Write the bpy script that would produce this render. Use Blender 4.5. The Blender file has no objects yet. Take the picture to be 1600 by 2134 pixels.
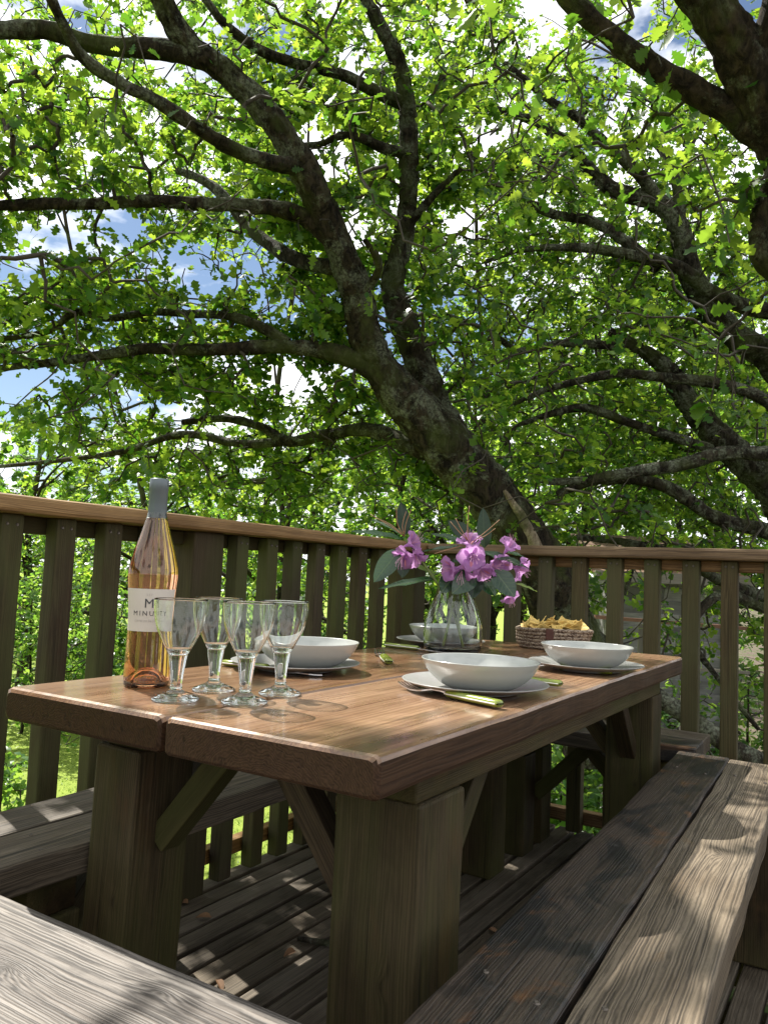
import bpy, math, random
import numpy as np
from mathutils import Matrix, Vector
random.seed(4)
rng = np.random.default_rng(11)
S = bpy.context.scene
COL = S.collection

# ------------------------------------------------------------------ camera
FPX = 1640.0                      # focal length in pixels of the 1600 px wide frame
CAMZ = 0.965
def _n(v): return v / np.linalg.norm(v)
_u = _n(np.array([1820 - 800, 1242 - 1067, FPX]))
_v = np.array([-1940 - 800, 1078 - 1067, FPX]); _v = _n(_v - _u * (_v @ _u))
_w = np.cross(_u, _v)
if _w[1] > 0: _w = -_w
CR = np.stack([_u, _v, _w])       # columns: camera right, down, forward in world axes
CO = np.array([0, 0, CAMZ])
def at(px, py, d): return CR @ (np.array([px - 800, py - 1067, FPX]) / FPX * d) + CO
def onz(px, py, z):
    r = CR @ np.array([px - 800, py - 1067, FPX]); return r * ((z - CAMZ) / r[2]) + CO
def proj(P):
    c = (np.asarray(P, float) - CO) @ CR
    return np.stack([800 + FPX * c[..., 0] / c[..., 2], 1067 + FPX * c[..., 1] / c[..., 2], c[..., 2]], -1)
cam = bpy.data.cameras.new('camera'); camo = bpy.data.objects.new('camera', cam); COL.objects.link(camo)
m = Matrix.Identity(4)
for i in range(3):
    m[i][0] = CR[i, 0]; m[i][1] = -CR[i, 1]; m[i][2] = -CR[i, 2]; m[i][3] = CO[i]
camo.matrix_world = m
cam.sensor_fit = 'HORIZONTAL'; cam.sensor_width = 36; cam.lens = FPX / 1600 * 36
cam.clip_start = 0.02; cam.clip_end = 400
S.camera = camo

# ------------------------------------------------------------------ light
SUN_AZ, SUN_EL = math.radians(71), math.radians(52)
SDIR = np.array([math.cos(SUN_AZ) * math.cos(SUN_EL), math.sin(SUN_AZ) * math.cos(SUN_EL), math.sin(SUN_EL)])
W = bpy.data.worlds.new('World'); S.world = W; W.use_nodes = True
nt = W.node_tree; nt.nodes.clear()
def wn(t, **k):
    n = nt.nodes.new(t)
    for a, b in k.items(): setattr(n, a, b)
    return n
sky = wn('ShaderNodeTexSky', sky_type='NISHITA', sun_disc=False, sun_elevation=SUN_EL,
         sun_rotation=math.pi / 2 - SUN_AZ, air_density=1.0, dust_density=0.25, ozone_density=1.0)
tc = wn('ShaderNodeTexCoord')
mp = wn('ShaderNodeMapping'); mp.inputs['Scale'].default_value = (1, 1, 2.2)
nz = wn('ShaderNodeTexNoise'); nz.inputs['Scale'].default_value = 2.6; nz.inputs['Detail'].default_value = 7; nz.inputs['Roughness'].default_value = .55
rp = wn('ShaderNodeValToRGB'); rp.color_ramp.elements[0].position = .40; rp.color_ramp.elements[1].position = .475
mx = wn('ShaderNodeMix', data_type='RGBA'); mx.inputs[7].default_value = (14, 14.2, 14.6, 1)
bg = wn('ShaderNodeBackground'); bg.inputs['Strength'].default_value = 0.056
ow = wn('ShaderNodeOutputWorld')
L = nt.links.new
L(tc.outputs['Generated'], mp.inputs['Vector']); L(mp.outputs[0], nz.inputs['Vector']); L(nz.outputs['Fac'], rp.inputs[0])
L(rp.outputs[0], mx.inputs[0]); L(sky.outputs[0], mx.inputs[6]); L(mx.outputs[2], bg.inputs[0]); L(bg.outputs[0], ow.inputs[0])
sl = bpy.data.lights.new('sun', 'SUN'); sl.energy = 5.0; sl.angle = math.radians(0.53); sl.color = (1, .955, .87); sl.cycles.is_caustics_light = True
so = bpy.data.objects.new('sun', sl); COL.objects.link(so)
so.rotation_euler = Vector(-SDIR).to_track_quat('-Z', 'Y').to_euler()
S.view_settings.view_transform = 'Standard'; S.view_settings.look = 'None'
S.view_settings.exposure = 1.1; S.view_settings.gamma = 1
S.render.engine = 'CYCLES'
cy = S.cycles
cy.max_bounces = 14; cy.diffuse_bounces = 4; cy.glossy_bounces = 5; cy.transmission_bounces = 14; cy.transparent_max_bounces = 16
cy.sample_clamp_indirect = 4; cy.sample_clamp_direct = 12; cy.use_denoising = True
cy.caustics_refractive = True; cy.caustics_reflective = False; cy.blur_glossy = 0.5

# ------------------------------------------------------------------ helpers
def mesh_obj(name, V, F, mat, parent=None, smooth=False, M=None):
    me = bpy.data.meshes.new(name)
    me.from_pydata([tuple(v) for v in V], [], [tuple(f) for f in F]); me.update()
    if smooth: me.polygons.foreach_set('use_smooth', [True] * len(me.polygons))
    return link(name, me, mat, parent, M)
def link(name, me, mat=None, parent=None, M=None):
    o = bpy.data.objects.new(name, me); COL.objects.link(o)
    if mat is not None and me is not None and len(me.materials) == 0: me.materials.append(mat)
    if parent is not None: o.parent = parent
    if M is not None: o.matrix_local = M
    return o
def np_obj(name, V, F, mat, parent=None, tint=None, smooth=False):
    """V (n,3), F (m,k) uniform polygons"""
    me = bpy.data.meshes.new(name); V = np.ascontiguousarray(V, np.float32); F = np.ascontiguousarray(F, np.int32)
    k = F.shape[1]
    me.vertices.add(len(V)); me.vertices.foreach_set('co', V.ravel())
    me.loops.add(F.size); me.loops.foreach_set('vertex_index', F.ravel())
    me.polygons.add(len(F)); me.polygons.foreach_set('loop_start', np.arange(0, F.size, k, dtype=np.int32))
    try: me.polygons.foreach_set('loop_total', np.full(len(F), k, np.int32))
    except Exception: pass
    if smooth: me.polygons.foreach_set('use_smooth', np.ones(len(F), bool))
    if tint is not None:
        a = me.attributes.new('tint', 'FLOAT', 'POINT'); a.data.foreach_set('value', np.ascontiguousarray(tint, np.float32))
    me.update(); me.validate()
    return link(name, me, mat, parent)
def empty(name, loc=(0, 0, 0), label=None, cat=None, group=None, rz=0):
    o = bpy.data.objects.new(name, None); COL.objects.link(o); o.location = loc; o.rotation_euler[2] = rz
    o.empty_display_size = .1
    return tag(o, label, cat, group)
def tag(o, label=None, cat=None, group=None, kind=None):
    if label: o['label'] = label
    if cat: o['category'] = cat
    if group: o['group'] = group
    if kind: o['kind'] = kind
    return o
def frame(origin, xdir, zdir=(0, 0, 1)):
    x = Vector(xdir).normalized(); z = Vector(zdir); z = (z - x * z.dot(x)).normalized(); y = z.cross(x)
    M = Matrix.Identity(4)
    for i in range(3): M[i][0] = x[i]; M[i][1] = y[i]; M[i][2] = z[i]; M[i][3] = origin[i]
    return M
def vnoise(P, s, seed=0):
    P = np.asarray(P) * s + seed * 7.31
    return (np.sin(P[..., 0] * 1.7 + 1.3 * np.sin(P[..., 1] * 1.1)) + np.sin(P[..., 1] * 1.9 + 1.2 * np.sin(P[..., 2] * 1.3 + .5))
            + np.sin(P[..., 2] * 1.8 + 1.4 * np.sin(P[..., 0] * .9 + 2))) / 3
def beam_mesh(Ln, Wd, Th, r=.004, n=2, wav=0, wedge=0, seed=0, cup=0):
    """timber along local X from 0 to Ln, centred in Y and Z, rounded edges; wav = uneven surface, wedge = waney long edges"""
    a, b = Wd / 2, Th / 2
    r = min(r, a * .9, b * .9)
    pts = []
    for cx, cy_, a0 in ((a - r, b - r, 0), (-(a - r), b - r, 90), (-(a - r), -(b - r), 180), (a - r, -(b - r), 270)):
        for q in (0, 45, 90):
            t = math.radians(a0 + q); pts.append((cx + r * math.cos(t), cy_ + r * math.sin(t)))
    pts = np.array(pts); k = len(pts)
    xs = np.concatenate([[0, r * .35, r], np.linspace(r, Ln - r, n + 1)[1:-1], [Ln - r, Ln - r * .35, Ln]])
    sc = np.concatenate([[1 - r / max(b, .01) * .8, 1 - r / max(b, .01) * .25], np.ones(len(xs) - 4), [1 - r / max(b, .01) * .25, 1 - r / max(b, .01) * .8]])
    V = []
    for x, s in zip(xs, sc):
        q = pts.copy()
        ins = (1 - s) * b
        q[:, 0] -= np.sign(q[:, 0]) * ins; q[:, 1] -= np.sign(q[:, 1]) * ins
        if wedge:
            for sgn in (1, -1):
                e = wedge * (math.sin(x * 5.1 + seed * 3 + sgn) * .5 + .3 * math.sin(x * 13.7 + seed * 1.7 + sgn * 2) + .22 * math.sin(x * 29 + seed + sgn))
                mk = np.sign(q[:, 0]) == sgn
                q[mk, 0] += sgn * e
        P3 = np.column_stack([np.full(k, x), q])
        if wav: P3[:, 1:] += wav * np.column_stack([vnoise(P3, 14, seed), vnoise(P3, 11, seed + 5)])
        V.append(P3)
    V = np.concatenate(V)
    F = []
    ns = len(xs)
    for i in range(ns - 1):
        for j in range(k):
            F.append((i * k + j, i * k + (j + 1) % k, (i + 1) * k + (j + 1) % k, (i + 1) * k + j))
    F.append(tuple(range(k))[::-1]); F.append(tuple(range((ns - 1) * k, ns * k)))
    return V, F
def beam(name, p0, p1, Wd, Th, mat, parent=None, up=(0, 0, 1), **kw):
    p0 = np.array(p0, float); p1 = np.array(p1, float)
    V, F = beam_mesh(np.linalg.norm(p1 - p0), Wd, Th, **kw)
    if parent is not None: p0 = p0 - np.array(parent.location)
    o = mesh_obj(name, V, F, mat, parent, smooth=False, M=frame(p0, p1 - p0 - (np.array(parent.location) if parent is not None else 0), up) if False else None)
    o.matrix_local = frame(p0, (p1 - (np.array(parent.location) if parent is not None else 0)) - p0, up)
    return o
def lathe(name, prof, mat, parent=None, n=64, M=None, closed=False, squash=None):
    V, F = [], []
    prof = list(prof); idx = []
    for r, z in prof:
        if r < 1e-6: idx.append([len(V)]); V.append((0, 0, z))
        else:
            idx.append(list(range(len(V), len(V) + n)))
            for j in range(n):
                t = 2 * math.pi * j / n; V.append((r * math.cos(t), r * math.sin(t), z))
    seq = list(range(len(prof))) + ([0] if closed else [])
    for a, b in zip(seq[:-1], seq[1:]):
        A, B = idx[a], idx[b]
        for j in range(n):
            k = (j + 1) % n
            if len(A) == 1 and len(B) == 1: continue
            if len(A) == 1: F.append((A[0], B[k], B[j]))
            elif len(B) == 1: F.append((A[j], A[k], B[0]))
            else: F.append((A[j], A[k], B[k], B[j]))
    return mesh_obj(name, V, F, mat, parent, smooth=True, M=M)
def smooth_prof(P, n=6):
    P = np.array(P, float); out = []
    for i in range(len(P) - 1):
        p0 = P[max(i - 1, 0)]; p1 = P[i]; p2 = P[i + 1]; p3 = P[min(i + 2, len(P) - 1)]
        for t in np.linspace(0, 1, n, endpoint=False):
            out.append(.5 * ((2 * p1) + (-p0 + p2) * t + (2 * p0 - 5 * p1 + 4 * p2 - p3) * t * t + (-p0 + 3 * p1 - 3 * p2 + p3) * t ** 3))
    out.append(P[-1]); return np.array(out)
def tube_arrays(P, Rr, sides=6, rough=0, seed=0, furrow=0):
    P = np.asarray(P, float); n = len(P); Rr = np.broadcast_to(Rr, (n,))
    T = np.gradient(P, axis=0); T /= np.linalg.norm(T, axis=1)[:, None] + 1e-9
    ref = np.array([.31, .17, .93]); 
    if abs(T[0] @ ref) > .92: ref = np.array([.9, .3, .1])
    U = np.cross(T, ref); U /= np.linalg.norm(U, axis=1)[:, None] + 1e-9
    for i in range(1, n):                       # keep the frame from flipping
        if U[i] @ U[i - 1] < 0: U[i] = -U[i]
    B = np.cross(T, U)
    th = np.arange(sides) * 2 * np.pi / sides
    ring = U[:, None, :] * np.cos(th)[None, :, None] + B[:, None, :] * np.sin(th)[None, :, None]
    rr = Rr[:, None].repeat(sides, 1)
    V = P[:, None, :] + ring * rr[..., None]
    if rough:
        nn = vnoise(V, 9, seed) * .55 + vnoise(V, 23, seed + 3) * .45 + vnoise(V, 55, seed + 8) * .25
        fr_ = 0
        if furrow:
            L_ = np.concatenate([[0], np.cumsum(np.linalg.norm(np.diff(P, axis=0), axis=1))])[:, None]; TH = th[None, :]
            a1 = np.abs(np.sin(TH * 5 + 1.6 * np.sin(L_ * 4.1 + seed) + 1.1 * vnoise(V, 5, seed + 11))); a2 = np.abs(np.sin(TH * 9 + 2.2 * np.sin(L_ * 7.3 + 1 + seed) + L_ * 1.7 + 1.5 * vnoise(V, 12, seed + 14)))
            fr_ = furrow * (a1 * .6 + a2 * .4 - .5 + .5 * vnoise(V, 48, seed + 2) * a2)
        V = P[:, None, :] + ring * (rr * (1 + rough * nn) + fr_)[..., None]
    V = V.reshape(-1, 3)
    i = np.arange(n - 1)[:, None] * sides; j = np.arange(sides)[None, :]; k = (j + 1) % sides
    F = np.stack([i + j, i + k, i + sides + k, i + sides + j], -1).reshape(-1, 4)
    return V, F
def resample(P, Rr, step):
    Q = smooth_prof(np.column_stack([P, Rr]), 10)
    d = np.concatenate([[0], np.cumsum(np.linalg.norm(np.diff(Q[:, :3], axis=0), axis=1))])
    n = max(3, int(d[-1] / step)); s = np.linspace(0, d[-1], n)
    return np.column_stack([np.interp(s, d, Q[:, c]) for c in range(4)])
def tube(name, P, Rr, mat, parent=None, sides=8, rough=0, step=None, seed=0, local=True):
    P = np.asarray(P, float); Rr = np.broadcast_to(np.asarray(Rr, float), (len(P),))
    if step:
        Q = resample(P, Rr, step); P, Rr = Q[:, :3], Q[:, 3]
    V, F = tube_arrays(P, Rr, sides, rough, seed)
    if parent is not None and local: V = V - np.array(parent.location)
    nv = len(V); F = [tuple(f) for f in F] + [tuple(range(sides))[::-1], tuple(range(nv - sides, nv))]
    return mesh_obj(name, V, F, mat, parent, smooth=True)

# ------------------------------------------------------------------ materials
def newmat(name):
    m = bpy.data.materials.new(name); m.use_nodes = True; t = m.node_tree; t.nodes.clear()
    o = t.nodes.new('ShaderNodeOutputMaterial')
    return m, t, o
class NB:
    def __init__(s, t): s.t = t
    def __call__(s, ty, ins=None, **k):
        n = s.t.nodes.new(ty)
        for a, b in k.items(): setattr(n, a, b)
        for a, b in (ins or {}).items():
            if hasattr(b, 'is_linked') or isinstance(b, bpy.types.NodeSocket): s.t.links.new(b, n.inputs[a])
            else: n.inputs[a].default_value = b
        return n
    def math(s, op, a, b=0.0, c=None):
        n = s.t.nodes.new('ShaderNodeMath'); n.operation = op
        for i, x in enumerate((a, b, c)):
            if x is None: continue
            if isinstance(x, bpy.types.NodeSocket): s.t.links.new(x, n.inputs[i])
            else: n.inputs[i].default_value = x
        return n.outputs[0]
    def mix(s, f, a, b, mode='MIX'):
        n = s.t.nodes.new('ShaderNodeMix'); n.data_type = 'RGBA'; n.blend_type = mode
        for i, x in ((0, f), (6, a), (7, b)):
            if isinstance(x, bpy.types.NodeSocket): s.t.links.new(x, n.inputs[i])
            else: n.inputs[i].default_value = (x if i == 0 else tuple(x) + (1,) if len(x) == 3 else x)
        return n.outputs[2]
    def ramp(s, f, *stops):
        n = s.t.nodes.new('ShaderNodeValToRGB'); cr = n.color_ramp
        while len(cr.elements) < len(stops): cr.elements.new(.5)
        for e, (p, c) in zip(cr.elements, stops):
            e.position = p; e.color = (c, c, c, 1) if not hasattr(c, '__len__') else tuple(c) + (1,)
        s.t.links.new(f, n.inputs[0]); return n.outputs[0]
    def noise(s, vec, scale, detail=4, rough=.55, dist=0):
        n = s('ShaderNodeTexNoise', {'Scale': scale, 'Detail': detail, 'Roughness': rough, 'Distortion': dist})
        if vec is not None: s.t.links.new(vec, n.inputs['Vector'])
        return n.outputs['Fac']
    def mapping(s, vec, scale=(1, 1, 1), loc=(0, 0, 0)):
        n = s('ShaderNodeMapping', {'Scale': scale, 'Location': loc}); s.t.links.new(vec, n.inputs['Vector']); return n.outputs[0]

def wood(name, dark, light, ring=.005, rough=.6, bump=.25, fiber=.5, blotch=None, algae=None, coat=0, contrast=1.0, knots=(), stain=None, spec=.4, checks=.5, pith=(-.08, .16, .03, .06), wobble=.055):
    """timber: growth rings round the local X axis, fibres, blotches; blotch/algae/stain = (colour, amount)"""
    m, t, o = newmat(name); b = NB(t)
    tcn = b('ShaderNodeTexCoord'); oi = b('ShaderNodeObjectInfo'); P = tcn.outputs['Object']
    r1 = oi.outputs['Random']; r2 = b.math('FRACT', b.math('MULTIPLY', r1, 7.13)); r3 = b.math('FRACT', b.math('MULTIPLY', r1, 31.7))
    off = b('ShaderNodeCombineXYZ', {0: b.math('MULTIPLY', r1, 23.0), 1: b.math('MULTIPLY_ADD', r2, pith[1], pith[0]), 2: b.math('MULTIPLY_ADD', r3, pith[3], pith[2])})
    Q = b('ShaderNodeVectorMath', {0: P, 1: off.outputs[0]}, operation='ADD').outputs[0]
    wob = b('ShaderNodeTexNoise', {'Scale': 2.2, 'Detail': 3, 'Vector': b.mapping(Q, (.55, 2, 2))})
    wv = b('ShaderNodeVectorMath', {0: wob.outputs['Color'], 1: (.5, .5, .5)}, operation='SUBTRACT').outputs[0]
    wv = b('ShaderNodeVectorMath', {0: wv, 1: (0, wobble, wobble)}, operation='MULTIPLY').outputs[0]
    G = b('ShaderNodeVectorMath', {0: Q, 1: wv}, operation='ADD').outputs[0]
    w2 = b('ShaderNodeTexNoise', {'Scale': 1.0, 'Detail': 3, 'Roughness': .6, 'Vector': b.mapping(Q, (.5, 34, 34), (2, 7, 3))})
    w2 = b('ShaderNodeVectorMath', {0: w2.outputs['Color'], 1: (.5, .5, .5)}, operation='SUBTRACT').outputs[0]
    w2 = b('ShaderNodeVectorMath', {0: w2, 1: (0, ring * 7, ring * 7)}, operation='MULTIPLY').outputs[0]
    G = b('ShaderNodeVectorMath', {0: G, 1: w2}, operation='ADD').outputs[0]
    wave = b('ShaderNodeTexWave', {'Vector': G, 'Scale': 2 * math.pi / (20 * ring), 'Distortion': 2.2, 'Detail': 3, 'Detail Scale': .35, 'Detail Roughness': .6}, wave_type='RINGS', rings_direction='X', wave_profile='SIN')
    if knots:
        ph = None
        sep = b('ShaderNodeSeparateXYZ', {0: P})
        kmask = None
        for kx, ky, kr, amp in knots:
            dx = b.math('DIVIDE', b.math('SUBTRACT', sep.outputs[0], kx), kr * 1.8); dy = b.math('DIVIDE', b.math('SUBTRACT', sep.outputs[1], ky), kr)
            d2 = b.math('ADD', b.math('MULTIPLY', dx, dx), b.math('MULTIPLY', dy, dy))
            g = b.math('EXPONENT', b.math('MULTIPLY', b.math('SQRT', d2), -1.5))
            g2 = b.math('EXPONENT', b.math('MULTIPLY', d2, -9.0))
            a = b.math('MULTIPLY', g, amp)
            ph = a if ph is None else b.math('ADD', ph, a); kmask = g2 if kmask is None else b.math('MAXIMUM', kmask, g2)
        t.links.new(ph, wave.inputs['Phase Offset'])
    W_ = wave.outputs['Fac']
    fib = b.noise(b.mapping(Q, (5, 260, 260)), 1, 4, .6)
    fib2 = b.noise(b.mapping(G, (1.6, 95, 95)), 1, 5, .68)
    W_ = b.math('ADD', b.math('MULTIPLY', W_, .55), b.math('MULTIPLY', b.ramp(b.noise(b.mapping(G, (.9, .55 / ring, .55 / ring)), 1, 3, .6), (.35, 0), (.65, 1)), .45))
    g = b.math('ADD', b.math('MULTIPLY', W_, (1 - fiber)), b.math('MULTIPLY', b.math('ADD', b.math('MULTIPLY', fib, .6), b.math('MULTIPLY', fib2, .4)), fiber))
    g = b.ramp(g, (max(0, .5 - .28 / contrast), 0), (min(1, .5 + .28 / contrast), 1))
    col = b.mix(g, dark, light)
    hsv = b('ShaderNodeHueSaturation', {'Color': col, 'Value': b.math('MULTIPLY_ADD', r2, .5, .75), 'Saturation': b.math('MULTIPLY_ADD', r3, .3, .85)}); col = hsv.outputs[0]
    if blotch:
        c, s_, lo, hi = blotch
        col = b.mix(b.ramp(b.noise(b.mapping(Q, (1, 2.4, 2.4)), s_, 5, .6, .3), (lo, 0), (hi, 1)), col, c, 'MULTIPLY')
    if stain:
        for c, s_, lo, hi in stain:
            col = b.mix(b.ramp(b.noise(b.mapping(Q, (1, 2, 2), (3.1 * s_, 1.7, .4)), s_, 6, .65, .6), (lo, 0), (hi, 1)), col, c)
    if algae:
        c, s_, lo, hi = algae
        col = b.mix(b.ramp(b.noise(b.mapping(Q, (.6, 1.6, 1.6), (9, 4, 2)), s_, 5, .6), (lo, 0), (hi, .8)), col, c)
    chk = b.noise(b.mapping(Q, (1.3, 75, 75), (0, 5, 5)), 1, 3, .55)
    chk = b.ramp(chk, (.29, 0), (.36, 1))
    if checks: col = b.mix(b.math('MULTIPLY', b.math('SUBTRACT', 1.0, chk), checks), col, tuple(x * .25 for x in dark))
    if knots: col = b.mix(b.math('MULTIPLY', kmask, .6), col, tuple(x * .8 for x in dark))
    h = b.math('ADD', b.math('MULTIPLY', W_, .5), b.math('ADD', b.math('MULTIPLY', fib, .5), b.math('MULTIPLY', chk, .7)))
    bp = b('ShaderNodeBump', {'Strength': bump, 'Distance': .0025, 'Height': h})
    rg = b.math('MULTIPLY_ADD', b.noise(b.mapping(Q, (2, 9, 9)), 3, 4), .35, rough - .17)
    bs = b('ShaderNodeBsdfPrincipled', {'Base Color': col, 'Roughness': rg, 'Normal': bp.outputs[0], 'Specular IOR Level': spec})
    if coat:
        bs.inputs['Coat Weight'].default_value = coat; bs.inputs['Coat Roughness'].default_value = .13
    t.links.new(bs.outputs[0], o.inputs[0]); return m
def plain(name, col, rough=.4, metal=0, spec=.5, var=.0, vscale=20, bump=0, coat=0):
    m, t, o = newmat(name); b = NB(t)
    P = b('ShaderNodeTexCoord').outputs['Object']
    nn = b.noise(P, vscale, 5, .6)
    c = b.mix(b.ramp(nn, (.3, 0), (.7, 1)), tuple(x * (1 - var) for x in col), tuple(min(1, x * (1 + var)) for x in col))
    bs = b('ShaderNodeBsdfPrincipled', {'Base Color': c, 'Roughness': rough, 'Metallic': metal, 'Specular IOR Level': spec, 'Coat Weight': coat})
    if bump:
        bs_n = b('ShaderNodeBump', {'Strength': bump, 'Distance': .002, 'Height': nn}); t.links.new(bs_n.outputs[0], bs.inputs['Normal'])
    t.links.new(bs.outputs[0], o.inputs[0]); return m
def glass(name, col=(1, 1, 1), ior=1.5, rough=0):
    m, t, o = newmat(name); b = NB(t)
    bs = b('ShaderNodeBsdfGlass', {'Color': col + (1,), 'IOR': ior, 'Roughness': rough}); t.links.new(bs.outputs[0], o.inputs[0]); return m
def leafmat(name, c1, c2, t1, t2, trans=.5, rough=.45, spec=.4, attr=True):
    m, t, o = newmat(name); b = NB(t)
    f = b('ShaderNodeAttribute', attribute_name='tint').outputs['Fac'] if attr else b('ShaderNodeObjectInfo').outputs['Random']
    f = b.math('POWER', f, 1.5)
    bs = b('ShaderNodeBsdfPrincipled', {'Base Color': b.mix(f, c1, c2), 'Roughness': rough, 'Specular IOR Level': spec})
    tr = b('ShaderNodeBsdfTranslucent', {'Color': b.mix(f, t1, t2)})
    mxs = b('ShaderNodeMixShader', {0: trans, 1: bs.outputs[0], 2: tr.outputs[0]}); t.links.new(mxs.outputs[0], o.inputs[0]); return m
def barkmat(name, dark, light, lichen, amt=.5, scale=1.0, moss=(.06, .075, .02)):
    m, t, o = newmat(name); b = NB(t)
    P = b('ShaderNodeTexCoord').outputs['Object']
    n1 = b.noise(P, 28 * scale, 6, .7, .4); n2 = b.noise(b.mapping(P, (1, 1, .25)), 60 * scale, 4, .6)
    vo = b.noise(b.mapping(P, (1, 1, .4)), 17 * scale, 6, .75, 1.2)
    crack = b.ramp(vo, (.40, 0), (.56, 1))
    col = b.mix(b.ramp(b.math('MULTIPLY', n1, b.math('MULTIPLY_ADD', crack, .75, .25)), (.12, 0), (.6, 1)), dark, light)
    lp = b.ramp(b.noise(P, 5 * scale, 7, .72, .5), (.62 - .22 * amt, 0), (.68 - .2 * amt, 1))
    lf = b.ramp(b.noise(P, 55 * scale, 4, .7), (.4, .15), (.62, 1))
    col = b.mix(b.math('MULTIPLY', lp, lf), col, lichen)
    mp_ = b.ramp(b.noise(b.mapping(P, (1, 1, 1), (4, 2, 7)), 3.5, 5, .6), (.5, 0), (.66, .75))
    col = b.mix(mp_, col, moss)
    h = b.math('ADD', b.math('MULTIPLY', crack, .6), b.math('ADD', b.math('MULTIPLY', n1, .7), b.math('MULTIPLY', n2, .3)))
    bp = b('ShaderNodeBump', {'Strength': .8, 'Distance': .012, 'Height': h})
    bs = b('ShaderNodeBsdfPrincipled', {'Base Color': col, 'Roughness': .9, 'Normal': bp.outputs[0], 'Specular IOR Level': .15})
    t.links.new(bs.outputs[0], o.inputs[0]); return m

M = {}
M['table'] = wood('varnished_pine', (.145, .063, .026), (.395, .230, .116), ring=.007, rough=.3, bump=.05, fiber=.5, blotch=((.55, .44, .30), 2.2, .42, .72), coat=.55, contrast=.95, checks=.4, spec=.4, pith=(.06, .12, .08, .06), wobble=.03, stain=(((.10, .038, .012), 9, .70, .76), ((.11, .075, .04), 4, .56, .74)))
M['tableedgeshade'] = wood('varnished_edge_shade', (.022, .0105, .006), (.066, .033, .016), ring=.0042, rough=.45, bump=.2, fiber=.5, coat=0, contrast=.9, checks=.5, spec=.12, pith=(-.05, .1, .10, .08), wobble=.03)  # darker end grain, with the shade of the side faces put into the colour
M['post'] = wood('green_tinged_timber', (.020, .014, .007), (.056, .041, .020), ring=.004, rough=.75, bump=.35, fiber=.65, algae=((.036, .037, .011), 2.5, .4, .7), contrast=.8, spec=.2, pith=(.03, .05, .03, .05))
M['leg'] = wood('table_leg_timber', (.020, .013, .006), (.094, .064, .031), ring=.0045, rough=.7, bump=.45, fiber=.65, blotch=((.42, .38, .32), 3.5, .42, .66), algae=((.052, .058, .014), 2.0, .43, .68), knots=((.38, .02, .016, 16), (.2, -.025, .012, 12)), contrast=1.0, spec=.2, pith=(.05, .06, .04, .06), wobble=.03, stain=(((.07, .036, .016), 3.0, .58, .72),))
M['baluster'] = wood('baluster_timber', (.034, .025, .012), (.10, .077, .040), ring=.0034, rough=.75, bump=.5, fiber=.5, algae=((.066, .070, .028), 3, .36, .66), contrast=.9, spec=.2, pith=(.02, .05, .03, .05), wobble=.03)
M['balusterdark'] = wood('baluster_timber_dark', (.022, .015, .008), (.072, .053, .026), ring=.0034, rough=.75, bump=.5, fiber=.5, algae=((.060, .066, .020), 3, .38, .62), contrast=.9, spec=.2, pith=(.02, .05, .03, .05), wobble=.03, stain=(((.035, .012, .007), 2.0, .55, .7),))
M['rail'] = wood('handrail_timber', (.10, .053, .021), (.33, .205, .09), ring=.0042, rough=.6, bump=.25, fiber=.45, blotch=((.55, .5, .42), 3, .42, .7), contrast=.9, spec=.3, pith=(.04, .08, .03, .05), wobble=.04)
M['deck'] = wood('deck_timber', (.05, .04, .029), (.17, .14, .102), ring=.0034, rough=.75, bump=.5, fiber=.55, blotch=((.5, .46, .4), 4, .4, .7), contrast=.95, spec=.3, pith=(.03, .06, .03, .05), wobble=.03)
M['bench'] = wood('weathered_bench_timber', (.030, .023, .016), (.180, .146, .106), ring=.0042, rough=.62, bump=.55, fiber=.42, blotch=((.5, .44, .37), 3, .4, .72), contrast=1.0, spec=.35, checks=.8, pith=(.07, .07, .05, .05), wobble=.035, knots=((1.05, -.01, .022, 26), (.3, .03, .02, 18), (1.5, .02, .016, 14)), stain=(((.13, .085, .045), 5, .62, .74),))
M['benchknot'] = wood('weathered_knotty_timber', (.038, .032, .027), (.222, .196, .170), ring=.0042, rough=.6, bump=.6, fiber=.36, blotch=((.56, .52, .5), 4, .42, .72), contrast=1.05, spec=.35, knots=((.495, .025, .030, 40), (.30, -.05, .025, 20)), checks=.85, pith=(.09, .05, .06, .04), wobble=.04)
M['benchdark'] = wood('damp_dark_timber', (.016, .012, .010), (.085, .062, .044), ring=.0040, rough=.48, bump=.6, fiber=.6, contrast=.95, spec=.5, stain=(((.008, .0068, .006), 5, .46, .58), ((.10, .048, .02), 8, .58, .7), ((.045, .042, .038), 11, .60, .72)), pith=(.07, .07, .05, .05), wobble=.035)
M['fence'] = wood('old_fence_timber', (.16, .14, .12), (.30, .27, .24), ring=.006, rough=.85, bump=.4, fiber=.7)
M['shed'] = wood('silvered_cladding', (.20, .195, .19), (.42, .41, .40), ring=.008, rough=.85, bump=.4, fiber=.7, blotch=((.5, .5, .48), 2, .4, .7))
M['shedroof'] = wood('brown_roof_board', (.10, .06, .04), (.22, .13, .08), ring=.008, rough=.85, bump=.4, fiber=.7)
M['redrail'] = wood('reddish_rail_timber', (.30, .14, .10), (.46, .26, .20), ring=.006, rough=.8, bump=.3, fiber=.6)
M['screw'] = plain('screw_steel', (.14, .12, .10), .5, .8, var=.4)
M['bark'] = barkmat('oak_bark', (.008, .0065, .005), (.050, .039, .025), (.155, .17, .118), .6)
M['bark2'] = barkmat('lichened_bark', (.010, .008, .0065), (.058, .048, .034), (.185, .20, .148), .66)
M['bark3'] = barkmat('dark_bark', (.010, .0075, .005), (.045, .033, .02), (.10, .105, .07), .3)
M['deadwood'] = barkmat('bare_dead_wood', (.16, .12, .08), (.42, .35, .25), (.3, .3, .25), .1)
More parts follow.
